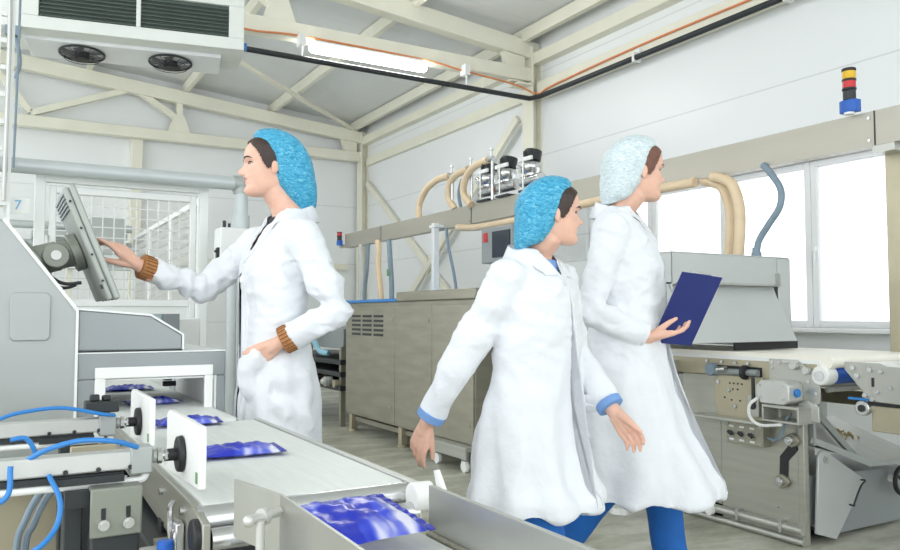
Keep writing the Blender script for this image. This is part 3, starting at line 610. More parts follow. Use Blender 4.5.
for pts, lb in (([(XR+.03, 7.68, 2.20), (XR+.03, 7.66, 2.36), (XR+.03, 7.5, 2.50), (XR+.03, 7.25, 2.57), (XR+.03, 7.0, 2.57)], 'cream hose arching over the channel, farthest from the pumps'),
                ([(XR+.02, 6.86, 2.20), (XR+.02, 6.98, 2.33), (XR+.02, 6.98, 2.46), (XR+.02, 6.86, 2.55), (XR+.02, 6.6, 2.58)], 'cream hose arching over the channel, middle of the three arches'),
                ([(XR-.03, 6.46, 2.20), (XR-.03, 6.60, 2.32), (XR-.03, 6.58, 2.46), (XR-.03, 6.42, 2.56), (XR-.03, 6.15, 2.59)], 'cream hose arching over the channel right beside the pumps')):
    tag(MB().tube(pts, .036, n=14, seg=10).build('cream_hose', M['cream_hose']), lb, 'hose', CH)
    e = Vector(pts[-1]); tag(MB().cyl(e, e+Vector((0, -.09, 0)), .026).cyl(e+Vector((0, -.05, 0)), e+Vector((0, -.05, .11)), .012).cyl(e+Vector((0, -.05, .08)), e+Vector((0, -.05, .095)), .022).cyl(e+Vector((0, -.07, 0)), (e.x, e.y-.07, 2.2), .016).build('hose_valve', M['chrome']), lb.replace('cream hose arching over the channel', 'steel valve ending the cream hose arch').replace('middle of the three arches', 'middle one of three'), 'valve', 'steel hose valves')
tag(MB().tube([(XR+.06, 6.8, 2.2), (XR+.06, 6.85, 2.36), (XR+.06, 6.78, 2.5), (XR+.06, 6.6, 2.52)], .018, n=10).build('grey_hose', M['grey_hose']), 'thin grey hose beside the middle cream arch', 'hose')
tag(MB().tube([(XR-.03, 6.72, 2.00), (XR-.03, 6.3, 1.965), (XR-.03, 5.4, 1.97), (XR-.03, 4.6, 2.0), (XR-.03, 3.62, 2.0)], .034, n=12).build('cream_hose', M['cream_hose']), 'cream hose slung along the underside of the channel', 'hose')
for (y0, lb) in ((3.50, 'cream hose falling before the window, the one nearer the pumps'), (3.37, 'cream hose falling before the window, the one nearer the grey conduit')):
    xh = XR+.03 if y0 > 3.4 else XR-.04
    tag(MB().tube([(xh, y0+.10, 2.01), (xh, y0+.03, 1.99), (xh, y0-.06, 1.93), (xh, y0-.11, 1.75), (xh, y0-.09, 1.46)], .034, n=12, seg=10).build('cream_hose', M['cream_hose']), lb, 'hose', 'cream hoses before the window')
gh = thing('grey_hose', (XR, 3.16, 1.46), 'grey flexible conduit curving from the channel down to the steel hood', 'hose')
MB().tube([(XR-.02, 3.10, 2.03), (XR-.02, 3.04, 1.96), (XR-.02, 2.98, 1.86), (XR-.02, 2.99, 1.76), (XR-.02, 3.07, 1.66), (XR-.02, 3.14, 1.57), (XR-.02, 3.16, 1.48)], .02, n=12, seg=10).build('conduit', M['grey_hose'], gh)
MB().cyl((XR-.02, 3.16, 1.455), (XR-.02, 3.16, 1.50), .03).cyl((XR-.02, 3.16, 1.50), (XR-.02, 3.16, 1.53), .024).build('gland', M['grey_hose'], gh)
# hoses hanging between the channel and the far cabinets
for pts, r_, mm, lb in (([(XR-.02, 8.68, 2.02), (XR-.02, 8.63, 1.95), (XR-.02, 8.64, 1.7), (XR-.02, 8.55, 1.2), (XR-.02, 8.55, 0.0)], .035, 'cream_hose', 'cream hose dropping from the channel beside the far post'),
                        ([(XR-.02, 8.35, 2.02), (XR-.02, 8.30, 1.7), (XR-.02, 8.26, 1.3), (XR-.02, 8.26, 0.0)], .03, 'grey_hose', 'grey hose dropping from the channel, next to the cream one'),
                        ([(XR-.02, 8.95, 2.02), (XR-.02, 8.98, 1.7), (XR-.02, 9.06, 1.3), (XR-.02, 9.06, 0.0)], .025, 'grey_hose', 'grey hose dropping from the channel, close to the far post'),
                        ([(XR-.03, 6.95, 2.02), (XR-.03, 6.92, 1.85), (XR-.03, 6.8, 1.55), (XR-.03, 6.74, 1.34)], .016, 'grey_hose', 'thin grey hose beside the aluminium post above the cabinets')):
    tag(MB().tube(pts, r_, n=12).build('hanging_hose', M[mm]), lb, 'hose', 'hoses hanging from the channel')
MB().box(XR-.06, XR-.055, 8.25, 8.32, 1.58, 1.66).build('green_tag', bpy.data.materials['dull_green'], rt)

# ================================================================== steel cabinets of the line
XF = 2.95
kb = thing('steel_cabinet', (3.5, 6, 0), 'long brushed steel cabinet on feet with vent slots and blue lid edge', 'cabinet')
MB().box(XF+.006, 4.12, 4.75, 7.15, .17, 1.235).build('body', M['steel_d'], kb, bevel=.004)
dy = [4.76, 5.385, 6.05, 7.14]
for i in range(3):
    d = MB().box(XF-.008, XF+.008, dy[i]+.004, dy[i+1]-.004, .19, 1.2).build('door', M['steel_d'], kb, bevel=.004)
    for z in (.32, 1.08): MB().cyl((XF-.016, dy[i]+.05, z), (XF-.006, dy[i]+.05, z), .011).build('lock', M['chrome'], d)
    if i == 2:
        for c in range(3):
            for r__ in range(5): MB().box(XF-.0115, XF-.007, 6.28+c*.25, 6.48+c*.25, .93+r__*.042, .952+r__*.042).build('vent_slot', M['dark'], d)
MB().box(XF-.02, 4.12, 6.0, 7.17, 1.235, 1.262).build('blue_lid', M['blue'], kb, bevel=.004)
MB().box(XF-.02, 4.12, 4.72, 6.0, 1.235, 1.315).build('lid', M['steel_d'], kb, bevel=.01)
for (y) in (4.82, 6.0, 7.08):
    for x in (XF+.05, 4.05): MB().box(x-.03, x+.03, y-.03, y+.03, .02, .17).cyl((x, y, 0), (x, y, .02), .05).build('foot', M['tan_steel'], kb, bevel=.003)
MB().box(XF+.06, 4.0, 4.9, 7.05, .1, .14).build('under_tray', M['steel_d'], kb)
tl_ = thing('steel_trolley', (3.0, 4.95, 0), 'low steel drip trolley on white castors under the cabinet end', 'trolley')
MB().box(XF-.10, XF+.0, 4.72, 5.35, .155, .185).box(XF-.10, XF-.085, 4.72, 5.35, .1, .155).build('tray', M['steel_h'], tl_, bevel=.003)
for y in (4.8, 5.2):
    c = MB().box(XF-.075, XF-.035, y-.02, y+.02, .08, .158).build('fork', M['chrome'], tl_)
    MB().cyl((XF-.07, y, .042), (XF-.04, y, .042), .042).build('castor', M['plastic'], tl_, bevel=.004)
rc = thing('roller_rack', (3.4, 8.2, 0), 'dark low roller frame with belts beyond the steel cabinet', 'roller frame')
MB().box(3.0, 3.8, 7.35, 8.9, .78, .98).build('housing', M['hood_grey'], rc, bevel=.005)
for z in (.62, .50, .36): MB().box(2.95, 3.8, 7.3, 9.6, z, z+.05).build('belt', M['dark'], rc, bevel=.006)
for y in (7.4, 8.4, 9.4): MB().cyl((2.92, y, .43), (3.8, y, .43), .04).build('roller', M['tan_steel'], rc)
for y in (7.35, 8.3, 9.5): MB().box(2.98, 3.03, y, y+.05, 0, .8).build('leg', M['steel_d'], rc)
MB().cyl((2.9, 7.6, .44), (2.98, 7.6, .44), .05).sphere((2.89, 7.6, .44), .035).build('fitting', M['alu'], rc)
tag(MB().tube([(2.92, 8.5, .98), (2.9, 8.2, .95), (2.9, 7.95, .86), (2.94, 7.85, .74), (3.0, 7.75, .72)], .028, n=10).build('pale_blue_hose', mat('pale_blue_hose', srgb(150, 200, 222), .4)), 'pale blue hose looping at the dark roller frame', 'hose')
tag(MB().box(2.96, 3.4, 8.55, 9.6, .982, 1.0).build('blue_board', M['bluep'], bevel=.004), 'blue board lying on the dark roller frame', 'board')
hm = thing('operator_panel', (3.62, 5.45, 1.315), 'grey operator panel with red button standing on the steel cabinet', 'operator panel')
MB().box(3.6, 3.66, 5.42, 5.48, 1.315, 1.58).build('stand', M['alu'], hm, bevel=.003)
MB().box(3.58, 3.68, 5.2, 5.66, 1.56, 1.86).build('box', M['hood_grey'], hm, bevel=.008)
MB().box(3.572, 3.582, 5.22, 5.48, 1.6, 1.82).build('screen', M['screen'], hm)
MB().box(3.570, 3.580, 5.56, 5.62, 1.74, 1.82).build('red_button', M['red'], hm, bevel=.004)

# ================================================================== slicing line by the window
XM, YE = 3.4, 2.45
pm = thing('baking_machine', (3.8, 3.4, 0), 'steel production machine with sloped hood and cream belt below the window', 'machine')
MB().box(XM, XM+.04, YE, 2.95, .0, .795).box(XM, 4.2, 2.95, 3.22, .10, .795).box(XM+.04, 4.15, YE, 2.95, .76, .79).box(XM-.004, XM+.03, YE-.004, YE+.03, .0, .80).build('body', M['steel'], pm, bevel=.004)
MB().box(XM+.05, 4.15, 2.97, 3.2, 0, .10).build('plinth', M['dark'], pm)
MB().cyl((XM-.015, YE, .075), (XM-.015, 3.22, .075), .022).cyl((XM-.01, YE, .02), (XM-.01, 3.22, .02), .018).build('bumper_rail', M['steel_h'], pm)
for y in (2.56, 2.82): MB().box(XM-.045, XM, y-.008, y+.008, .05, .11).build('rail_clip', M['chrome'], pm)
MB().cyl((XM-.055, 3.0, .07), (XM-.03, 3.0, .07), .03).build('rail_end', M['plastic'], pm)
ub = MB(); ub.box(XM-.012, XM+.0, 2.36, 4.4, .795, .885); ub.build('upper_strip', M['tan_steel'], pm, bevel=.002)
for (x, y) in ((3.09, 3.40), (3.09, 4.3), (4.1, 4.3)):
    MB().cyl((x, y, .04), (x, y, .80), .028).cyl((x, y, .0), (x, y, .03), .075, .06).cyl((x, y, .03), (x, y, .09), .035).build('leg', M['alu'], pm)
MB().box(3.06, 4.15, 3.24, 4.4, .78, .86).build('sub_frame', M['steel_h'], pm, bevel=.004)
# long belt
bt = MB(); belt_loop(bt, XM-.01, 4.16, 2.28, 4.4, .925, .03); bt.build('belt', mat('cream_belt', srgb(246, 242, 230), .5, 0, .02), pm)
MB().box(XM-.016, XM-.008, 2.34, 4.4, .884, .905).build('belt_edge', M['plastic'], pm)
MB().cyl((XM+.05, 2.335, .832), (4.1, 2.335, .832), .044).build('blue_roller', mat('blue_roller', srgb(24, 84, 178), .45, 0, .12, 20, .2, 60), pm)
MB().cyl((XM-.03, 2.335, .832), (XM+.05, 2.335, .832), .046).build('roller_bearing', M['plastic'], pm, bevel=.006)
MB().cyl((XM-.036, 2.335, .832), (XM-.026, 2.335, .832), .024).build('bearing_cap', M['chrome'], pm)
MB().cyl((XM+.02, 2.33, .765), (4.1, 2.33, .765), .014).build('tie_bar', M['steel_h'], pm)
MB().box(XM+.03, 4.1, 2.94, 2.948, .66, .79).build('blue_apron', mat('deep_blue_sheet', srgb(22, 54, 128), .5, 0, .08), pm)
sp_ = MB(); sp_.prism([(2.34, .70), (2.62, .64), (2.62, .90), (2.46, .90), (2.40, .865), (2.34, .79)], 'X', XM-.022, XM-.012); sp_.build('bearing_plate', M['steel_h'], pm, bevel=.002)
MB().cyl((XM-.05, 2.47, .872), (XM-.02, 2.47, .872), .02).cyl((XM-.05, 2.40, .852), (XM-.02, 2.40, .852), .018).box(XM-.04, XM-.02, 2.45, 2.53, .882, .898).build('tensioner', M['alu'], pm, bevel=.003)
for y, z in ((2.60, .88), (2.56, .882), (2.60, .855), (2.36, .745), (2.36, .69), (2.75, .868), (2.83, .868), (2.92, .868), (3.02, .868), (2.40, .80)): MB().cyl((XM-.026, y, z), (XM-.01, y, z), .0085).build('bolt', M['chrome'], pm)
# slot with black shaft and handle
MB().box(XM-.016, XM-.01, 2.67, 2.99, .80, .85).build('slot', M['black'], pm)
MB().cyl((XM-.03, 2.68, .822), (XM-.03, 2.95, .815), .018).build('shaft', M['hood_grey'], pm)
MB().cyl((XM-.04, 2.745, .822), (XM-.04, 2.765, .822), .038).build('collar', M['black'], pm, bevel=.004)
MB().cyl((XM-.06, 2.86, .835), (XM-.055, 2.92, .828), .014).cyl((XM-.055, 2.92, .828), (XM-.02, 2.95, .82), .008).build('lever', M['chrome'], pm)
MB().cyl((XM-.05, 2.98, .825), (XM-.012, 2.98, .825), .035).build('blue_cap', M['grey_hose'], pm, bevel=.006)
# side plate with perforations
MB().prism([(2.66, .575), (2.945, .575), (2.97, .66), (2.97, .775), (2.93, .80), (2.66, .80)], 'X', XM-.024, XM-.012).build('side_plate', M['tan_steel'], pm, bevel=.003)
for i in range(4): MB().cyl((XM-.0265, 2.865-i*.026, .758), (XM-.023, 2.865-i*.026, .758), .005, n=10).build('hole', M['black'], pm)
for (y, z) in ((2.845, .728), (2.815, .728), (2.90, .68), (2.855, .67), (2.80, .67), (2.75, .675)): MB().cyl((XM-.0265, y, z), (XM-.023, y, z), .005, n=10).build('hole', M['black'], pm)
for (y, z) in ((2.87, .72), (2.83, .64), (2.94, .76)): MB().cyl((XM-.032, y, z), (XM-.02, y, z), .011, n=12).build('bolt', M['chrome'], pm)
MB().box(XM-.05, XM-.024, 2.665, 2.735, .60, .71).build('guide_block', M['steel_h'], pm, bevel=.003)
MB().cyl((XM-.055, 2.70, .655), (XM-.048, 2.70, .655), .018).box(XM-.06, XM-.05, 2.685, 2.70, .66, .80).build('slider', M['dark'], pm)
# gear motor with blue cap
gp = MB(); gy0, gy1, gz0, gz1 = 2.43, 2.62, .685, .80
gp.prism([(gy0, gz0+.02), (gy0+.03, gz0), (gy1-.03, gz0), (gy1, gz0+.03), (gy1, gz1-.03), (gy1-.03, gz1), (gy0+.03, gz1), (gy0, gz1-.02)], 'X', XM-.13, XM-.02)
gp.build('gearbox', M['alu'], pm, bevel=.006)
for (y, z) in ((2.46, .715), (2.46, .775), (2.59, .715), (2.59, .775)): MB().cyl((XM-.135, y, z), (XM-.128, y, z), .007).build('screw', M['chrome'], pm)
MB().cyl((XM-.075, 2.43, .745), (XM-.075, 2.415, .745), .02).build('blue_plug', M['blue'], pm, bevel=.003)
br = MB(); br.box(XM-.13, XM-.015, 2.38, 2.585, .668, .682); br.box(XM-.13, XM-.015, 2.575, 2.585, .605, .668); br.box(XM-.13, XM-.015, 2.38, 2.39, .605, .668); br.box(XM-.13, XM-.015, 2.38, 2.585, .60, .61); br.build('motor_bracket', M['steel_h'], pm, bevel=.002)
MB().prism([(2.34, .61), (2.42, .61), (2.45, .69), (2.40, .71), (2.34, .68)], 'X', XM-.035, XM-.022).build('foot_plate', M['alu'], pm, bevel=.003)
MB().box(XM-.12, XM-.0, 2.60, 3.05, .570, .585).build('ledge', M['steel_h'], pm, bevel=.003)
# small control station with three switches
ctl = MB().box(XM-.06, XM, 2.635, 2.865, .452, .565).build('switch_box', M['steel_d'], pm, bevel=.004)
for i, y in enumerate((2.83, 2.765, 2.70)):
    MB().cyl((XM-.066, y, .505), (XM-.058, y, .505), .018).build('switch_ring', M['chrome'], ctl)
    k = MB(); k.bar((XM-.074, y-.013, .497), (XM-.074, y+.013, .513), .016, .008, up=(1, 0, 0)); k.build('switch_knob', M['black'], ctl)
    for z in (.472, .54): MB().box(XM-.062, XM-.0595, y-.014, y+.014, z-.005, z+.005).build('switch_label', M['label'], ctl)
for (y, z) in ((2.65, .465), (2.65, .552), (2.852, .465), (2.852, .552)): MB().cyl((XM-.064, y, z), (XM-.058, y, z), .006).build('screw', M['chrome'], ctl)
# crank arm between two flange bearings
for (y, z) in ((2.505, .505), (2.565, .295)):
    MB().prism([(y-.045, z), (y-.03, z+.022), (y, z+.036), (y+.03, z+.022), (y+.045, z), (y+.03, z-.022), (y, z-.036), (y-.03, z-.022)], 'X', XM-.02, XM-.002).build('flange', M['steel_d'], pm, bevel=.003)
    MB().cyl((XM-.045, y, z), (XM-.015, y, z), .022).cyl((XM-.05, y, z), (XM-.04, y, z), .012).build('bearing', M['chrome'], pm, bevel=.002)
MB().prism([(2.50, .49), (2.475, .465), (2.535, .40), (2.54, .315), (2.585, .315), (2.58, .415), (2.53, .475)], 'X', XM-.006, XM-.001).build('crank_slot', M['black'], pm)
MB().tube([(XM-.03, 2.63, .50), (XM-.05, 2.57, .50), (XM-.06, 2.53, .53), (XM-.06, 2.50, .60), (XM-.05, 2.48, .64)], .008, n=8).build('grey_tube', M['grey_hose'], pm)
MB().tube([(XM-.14, 2.60, .71), (XM-.15, 2.64, .67), (XM-.14, 2.645, .61), (XM-.12, 2.60, .575), (XM-.12, 2.48, .59)], .008, n=8).build('white_tube', M['plastic'], pm)
MB().cyl((XM-.012, 2.47, .085), (XM-.0, 2.47, .085), .015).cyl((XM-.012, 2.60, .16), (XM-.0, 2.60, .16), .005).build('bolt', M['chrome'], pm)
# hood
hd = MB(); HX0, HX1, HY = 3.08, 4.04, 2.98
hd.prism([(4.35, .93), (4.35, 1.46), (HY, 1.46), (HY, 1.30), (HY-.02, .93)], 'X', HX1-.006, HX1)
hd.box(HX0, HX1, HY, 4.35, 1.452, 1.46); hd.box(HX0, HX1, HY, HY+.008, 1.29, 1.452); hd.box(HX0, HX0+.006, HY, 4.35, 1.0, 1.452)
hd.box(HX1-.11, HX1, HY-.008, HY, .935, 1.45)
hd.build('hood', M['hood_sheet'], pm, bevel=.003)
MB().prism([(HY-.03, 1.285), (HY-.02, 1.295), (HY+.1, 1.295), (HY+.1, 1.287)], 'X', HX0, HX1-.12).box(HX1-.125, HX1-.115, HY-.03, HY, 1.285, 1.36).build('hood_lip', M['steel_h'], pm)
pl = MB(); pl.prism([(HY+.02, 1.285), (HY-.14, .975), (HY-.132, .972), (HY+.028, 1.282)], 'X', HX0, HX1-.13); pl.build('sloped_panel', M['hood_sheet'], pm, bevel=.002)
rm = MB(); rm.add([(HX1-.13, HY+.02, 1.285), (HX1-.122, HY+.02, 1.285), (HX1-.002, HY-.03, .94), (HX1-.012, HY-.03, .94), (HX1-.13, HY+.06, 1.285), (HX1-.122, HY+.06, 1.285), (HX1-.002, HY+.01, .94), (HX1-.012, HY+.01, .94)], [(0, 1, 2, 3), (7, 6, 5, 4), (0, 4, 5, 1), (1, 5, 6, 2), (2, 6, 7, 3), (3, 7, 4, 0)])
rm.build('panel_edge', M['plastic'], pm)
MB().box(3.45, HX1-.06, HY-.09, HY-.08, .93, .975).build('opening_shade', M['black'], pm)  # black sheet paints in the darkness of the belt opening under the hood
MB().cyl((XR-.16, 3.3, 1.46), (XR-.16, 3.3, 1.485), .015).build('green_lamp', bpy.data.materials['dull_green'], pm)
# end of the machine: chute, tray, crumbs, tilted door
MB().prism([(3.45, .10), (3.46, .33), (4.3, .30), (4.3, .02), (3.62, .02)], 'Y', 2.47, 2.9).build('chute', M['hood_grey'], pm, bevel=.004)
tr = MB(); A_, B_, C_, D_ = Vector((3.46, 2.46, .51)), Vector((3.80, 2.36, .375)), Vector((4.3, 2.36, .355)), Vector((4.3, 2.90, .52)); E_ = Vector((3.46, 2.90, .53))
tr.add([A_, B_, C_, D_, E_]+[p-Vector((0, 0, .012)) for p in (A_, B_, C_, D_, E_)], [(0, 1, 2, 3, 4), (9, 8, 7, 6, 5)]+[(i, i+5, (i+1) % 5+5, (i+1) % 5) for i in range(5)])
tr.build('tray', M['steel_h'], pm)
MB().bar(A_+Vector((0, -.005, .0)), B_+Vector((0, -.005, 0)), .012, .03).bar(B_+Vector((0, -.005, 0)), C_+Vector((0, -.005, 0)), .012, .02).build('tray_rim', M['panel_grey'], pm)
MB().box(3.47, 4.25, 2.90, 2.906, .50, .66).build('back_sheet', M['panel_grey'], pm)
for p0, p1 in (((3.49, 2.455, .655), (3.80, 2.45, .40)), ((3.475, 2.455, .66), (3.475, 2.455, .48)), ((4.05, 2.5, .62), (4.3, 2.45, .46))): MB().bar(p0, p1, .02, .035).build('brace', M['panel_grey'], pm, bevel=.003)
dr = MB().prism([(3.45, .06), (3.478, .425), (3.49, .447), (3.515, .456), (3.54, .452), (3.85, .28), (3.606, .012)], 'Y', 2.425, 2.44).build('door', M['hood_sheet'], pm, bevel=.004)
MB().cyl((3.53, 2.425, .41), (3.53, 2.415, .41), .018).cyl((3.53, 2.417, .41), (3.53, 2.411, .41), .009, n=6).build('pivot_bolt', M['chrome'], dr)
MB().tube([(3.815, 2.425, .283), (3.81, 2.40, .283), (3.77, 2.398, .26), (3.715, 2.398, .185), (3.715, 2.40, .17), (3.715, 2.425, .17)], .0048, n=8, seg=4).build('handle', M['dark'], dr)
hw = thing('handwheel', (4.14, 2.40, .25), 'black handwheel with white hub at the right end of the machine', 'handwheel')
MB().tube([(4.14+.07*math.cos(a), 2.40, .25+.07*math.sin(a)) for a in [i*math.pi/14 for i in range(29)]], .012, n=8, spline=False).build('rim', M['black'], hw)
for k in range(3):
    a = k*2.094+.5; MB().bar((4.14, 2.40, .25), (4.14+.068*math.cos(a), 2.40, .25+.068*math.sin(a)), .014, .012, up=(0, 1, 0)).build('spoke', M['black'], hw)
MB().cyl((4.14, 2.38, .25), (4.14, 2.47, .25), .02).build('hub', M['plastic'], hw); MB().cyl((4.2, 2.395, .285), (4.2, 2.35, .285), .013).build('grip', M['plastic'], hw)
cr = MB(); rnd = random.Random(3)
for k in range(120):
    u, v = rnd.gauss(.52, .14), rnd.gauss(.55, .1); x = 3.75+u*.45; y = 2.5+v*.36
    z = .375+(y-2.36)*(.165/.54)-.02*(x-3.8)/.5+.004
    cr.sphere((x, y, z), rnd.uniform(.004, .010), n=6)
tag(cr.build('bread_crumbs', mat('crumb', srgb(206, 186, 128), .7, 0, .25, 40)), 'yellowish crumbs scattered on the steel tray', 'crumbs', kind='stuff')
# the next unit of the line, nearer the camera
nu = thing('transfer_conveyor', (3.7, 1.9, 0), 'bolted steel transfer unit beside the blue roller at the picture edge', 'conveyor')
MB().prism([(2.215, .905), (2.215, .87), (2.13, .775), (2.12, .735), (1.6, .72), (1.6, .885), (2.02, .893), (2.05, .905)], 'X', XM-.02, XM-.008).build('side_plate', M['steel_h'], nu, bevel=.003)
for y, z in ((2.17, .88), (2.15, .845), (2.09, .875), (2.06, .78), (2.115, .76), (2.04, .87), (2.0, .80), (2.08, .745)): MB().cyl((XM-.032, y, z), (XM-.018, y, z), .011, n=12).build('bolt', M['chrome'], nu)
MB().box(XM-.024, XM-.018, 2.075, 2.085, .80, .84).build('slot', M['black'], nu)
MB().box(XM-.008, 4.1, 1.6, 2.13, .715, .73).build('belt', M['black'], nu)
MB().box(XM-.005, 4.1, 1.6, 2.10, .60, .715).build('frame', M['tan_steel'], nu, bevel=.004)
MB().box(XM-.022, XM-.004, 2.10, 2.2, .735, .745).build('blue_strip', M['blue'], nu)
MB().cyl((XM-.03, 2.13, .70), (XM+.0, 2.13, .70), .034).build('bearing', M['chrome'], nu, bevel=.004); MB().cyl((XM-.036, 2.13, .70), (XM-.026, 2.13, .70), .016).build('bearing_cap', M['dark'], nu)
MB().box(XM-.008, 4.1, 1.6, 2.18, .89, .90).build('top_belt', M['plastic'], nu)
MB().box(3.6, 4.1, 2.02, 2.06, .74, .89).build('cross_member', M['steel_d'], nu)
for (x, y) in ((3.45, 1.65), (4.05, 1.65), (4.05, 2.0), (3.45, 1.9)): MB().box(x-.025, x+.025, y-.025, y+.025, 0, .62).build('leg', M['steel_d'], nu)
# ================================================================== people
skin = mat('skin', srgb(232, 186, 164), .5, 0, .05, 30, .05, 300, sss=.12)
lipm = mat('lips', srgb(196, 120, 112), .45, 0, .05)
white_coat = mat('white_cotton', srgb(232, 235, 239), .75, 0, .02, 14, .25, 22)
shirt_dark = mat('dark_shirt', srgb(44, 46, 54), .8, 0, .1, 20)
shirt_blue = mat('blue_shirt', srgb(120, 160, 215), .8, 0, .05, 20)
trous_blue = mat('blue_trousers', srgb(20, 98, 178), .75, 0, .08, 12, .2, 18)
trous_white = mat('pale_trousers', srgb(214, 218, 222), .75, 0, .03, 12)
shoe_m = mat('white_shoe', srgb(226, 226, 224), .5, 0, .03)
hairm = mat('dark_hair', srgb(52, 36, 30), .45, 0, .25, 60, .3, 120, stretch=(1, 1, .2))
brownhair = mat('brown_hair', srgb(112, 72, 56), .45, 0, .25, 60, .3, 120)
eyew = mat('eye_white', srgb(236, 232, 228), .25, 0, .02); iris = mat('iris', srgb(60, 42, 32), .2, 0, .1); lash = mat('lash', srgb(38, 26, 22), .6, 0, .1)
def net_mat(name, a, b_, c):
    m, nt, b, tc = node_mat(name, .45)
    mp = nt.nodes.new('ShaderNodeMapping'); mp.inputs['Scale'].default_value = (1, 1, 2.2); mp.inputs['Rotation'].default_value = (R(35), R(15), 0); nt.links.new(tc.outputs['Object'], mp.inputs[0])
    n = nt.nodes.new('ShaderNodeTexNoise'); n.inputs['Scale'].default_value = 62; n.inputs['Detail'].default_value = 6; n.inputs['Distortion'].default_value = 1.2; nt.links.new(mp.outputs[0], n.inputs['Vector'])
    r_ = nt.nodes.new('ShaderNodeValToRGB'); e = r_.color_ramp.elements; e[0].position = .32; e[0].color = (*a, 1); e[1].position = .70; e[1].color = (*c, 1); k = e.new(.5); k.color = (*b_, 1)
    nt.links.new(n.outputs['Fac'], r_.inputs['Fac']); nt.links.new(r_.outputs[0], b.inputs['Base Color'])
    bp = nt.nodes.new('ShaderNodeBump'); bp.inputs['Strength'].default_value = .6; bp.inputs['Distance'].default_value = .01; nt.links.new(n.outputs['Fac'], bp.inputs['Height']); nt.links.new(bp.outputs[0], b.inputs['Normal'])
    return m
net_blue = net_mat('blue_net', srgb(36, 138, 180), srgb(60, 166, 206), srgb(124, 204, 230))
net_white = net_mat('pale_net', srgb(186, 208, 214), srgb(214, 228, 232), srgb(242, 247, 248))
m, nt, b, tc = node_mat('brown_knit', .85)
wv = nt.nodes.new('ShaderNodeTexNoise'); wv.inputs['Scale'].default_value = 60; nt.links.new(tc.outputs['Object'], wv.inputs['Vector'])
r_ = nt.nodes.new('ShaderNodeValToRGB'); r_.color_ramp.elements[0].color = (*srgb(140, 88, 46), 1); r_.color_ramp.elements[1].color = (*srgb(200, 146, 94), 1)
nt.links.new(wv.outputs['Fac'], r_.inputs['Fac']); nt.links.new(r_.outputs[0], b.inputs['Base Color']); knit = m
rib_m = mat('knit_rib', srgb(112, 66, 34), .9, 0, .1, 40)

# head: horizontal slices from chin (0) to crown (1), in head heights; forward is +
HZ = [0, .03, .10, .17, .22, .255, .29, .34, .40, .45, .50, .56, .65, .75, .85, .93, .98, 1.0]
HF = [.33, .385, .41, .375, .395, .385, .405, .385, .385, .382, .375, .402, .405, .385, .315, .20, .07, -.02]
HB = [.02, -.08, -.17, -.24, -.29, -.32, -.345, -.385, -.42, -.44, -.455, -.465, -.47, -.46, -.41, -.30, -.17, -.10]
HW = [.10, .17, .225, .255, .27, .277, .285, .297, .31, .32, .327, .335, .34, .335, .30, .22, .115, .05]
def interp(z, xs, ys): return float(np.interp(z, xs, ys))
def smooth_tab(ys):
    zz = np.linspace(0, 1, 121); v = np.interp(zz, HZ, ys); k = np.array([1, 2, 3, 2, 1])/9
    w_ = np.convolve(np.pad(v, 2, mode='edge'), k, 'valid'); w_[0] = v[0]; w_[-1] = v[-1]; return zz, w_
TF, TB, TW = smooth_tab(HF), smooth_tab(HB), smooth_tab(HW)
def head_pt(z, th, off=0., plain=False):
    F, B, W = np.interp(z, *TF), np.interp(z, *TB), np.interp(z, *TW)
    c = (F+B)/2; L = (F-B)/2; e = 2/2.35
    x = W*math.copysign(abs(math.sin(th))**e, math.sin(th)); y = c+L*math.copysign(abs(math.cos(th))**e, math.cos(th))
    if off: x *= 1+off/W if W > .1 else 1+off; y = c+(y-c)*(1+off/L)
    if not plain and math.cos(th) > 0:
        g = lambda a, m, s: math.exp(-((a-m)/s)**2)
        nz = np.interp(z, [.30, .325, .345, .37, .40, .45, .50, .55, .58], [0, .035, .105, .135, .112, .074, .04, .012, 0])
        sw = np.interp(z, [.3, .345, .40, .5], [.06, .052, .042, .034])
        y += nz*math.exp(-(x/sw)**2) + .05*g(z, .352, .03)*g(abs(x), .062, .03)
        y -= .055*g(abs(x), .15, .075)*g(z, .495, .05)
        y += .018*g(abs(x), .19, .07)*g(z, .41, .07) + .02*g(abs(x), .13, .10)*g(z, .575, .035)
        y += .022*g(z, .292, .02)*g(x, 0, .07)+.024*g(z, .226, .022)*g(x, 0, .065) - .02*g(z, .257, .009)*g(x, 0, .10)
        y += .02*g(z, .08, .05)*g(x, 0, .08)
    return Vector((x, y, z))
def head_mesh(mb, T, nz=90, nt_=84):
    rings = []
    for i in range(nz):
        z = i/(nz-1); z = .002+.996*z
        rings.append([T(head_pt(z, 2*math.pi*k/nt_)) for k in range(nt_)])
    mb.loft(rings)
def ring(c, rx, rf, rb, n=40, ex=2.3):
    out = []; e = 2/ex
    for k in range(n):
        a = 2*math.pi*k/n; x = rx*math.copysign(abs(math.sin(a))**e, math.sin(a)); y = -math.copysign(abs(math.cos(a))**e, math.cos(a))*(rf if math.cos(a) > 0 else rb)
        out.append(Vector((c[0]+x, c[1]+y, c[2])))
    return out
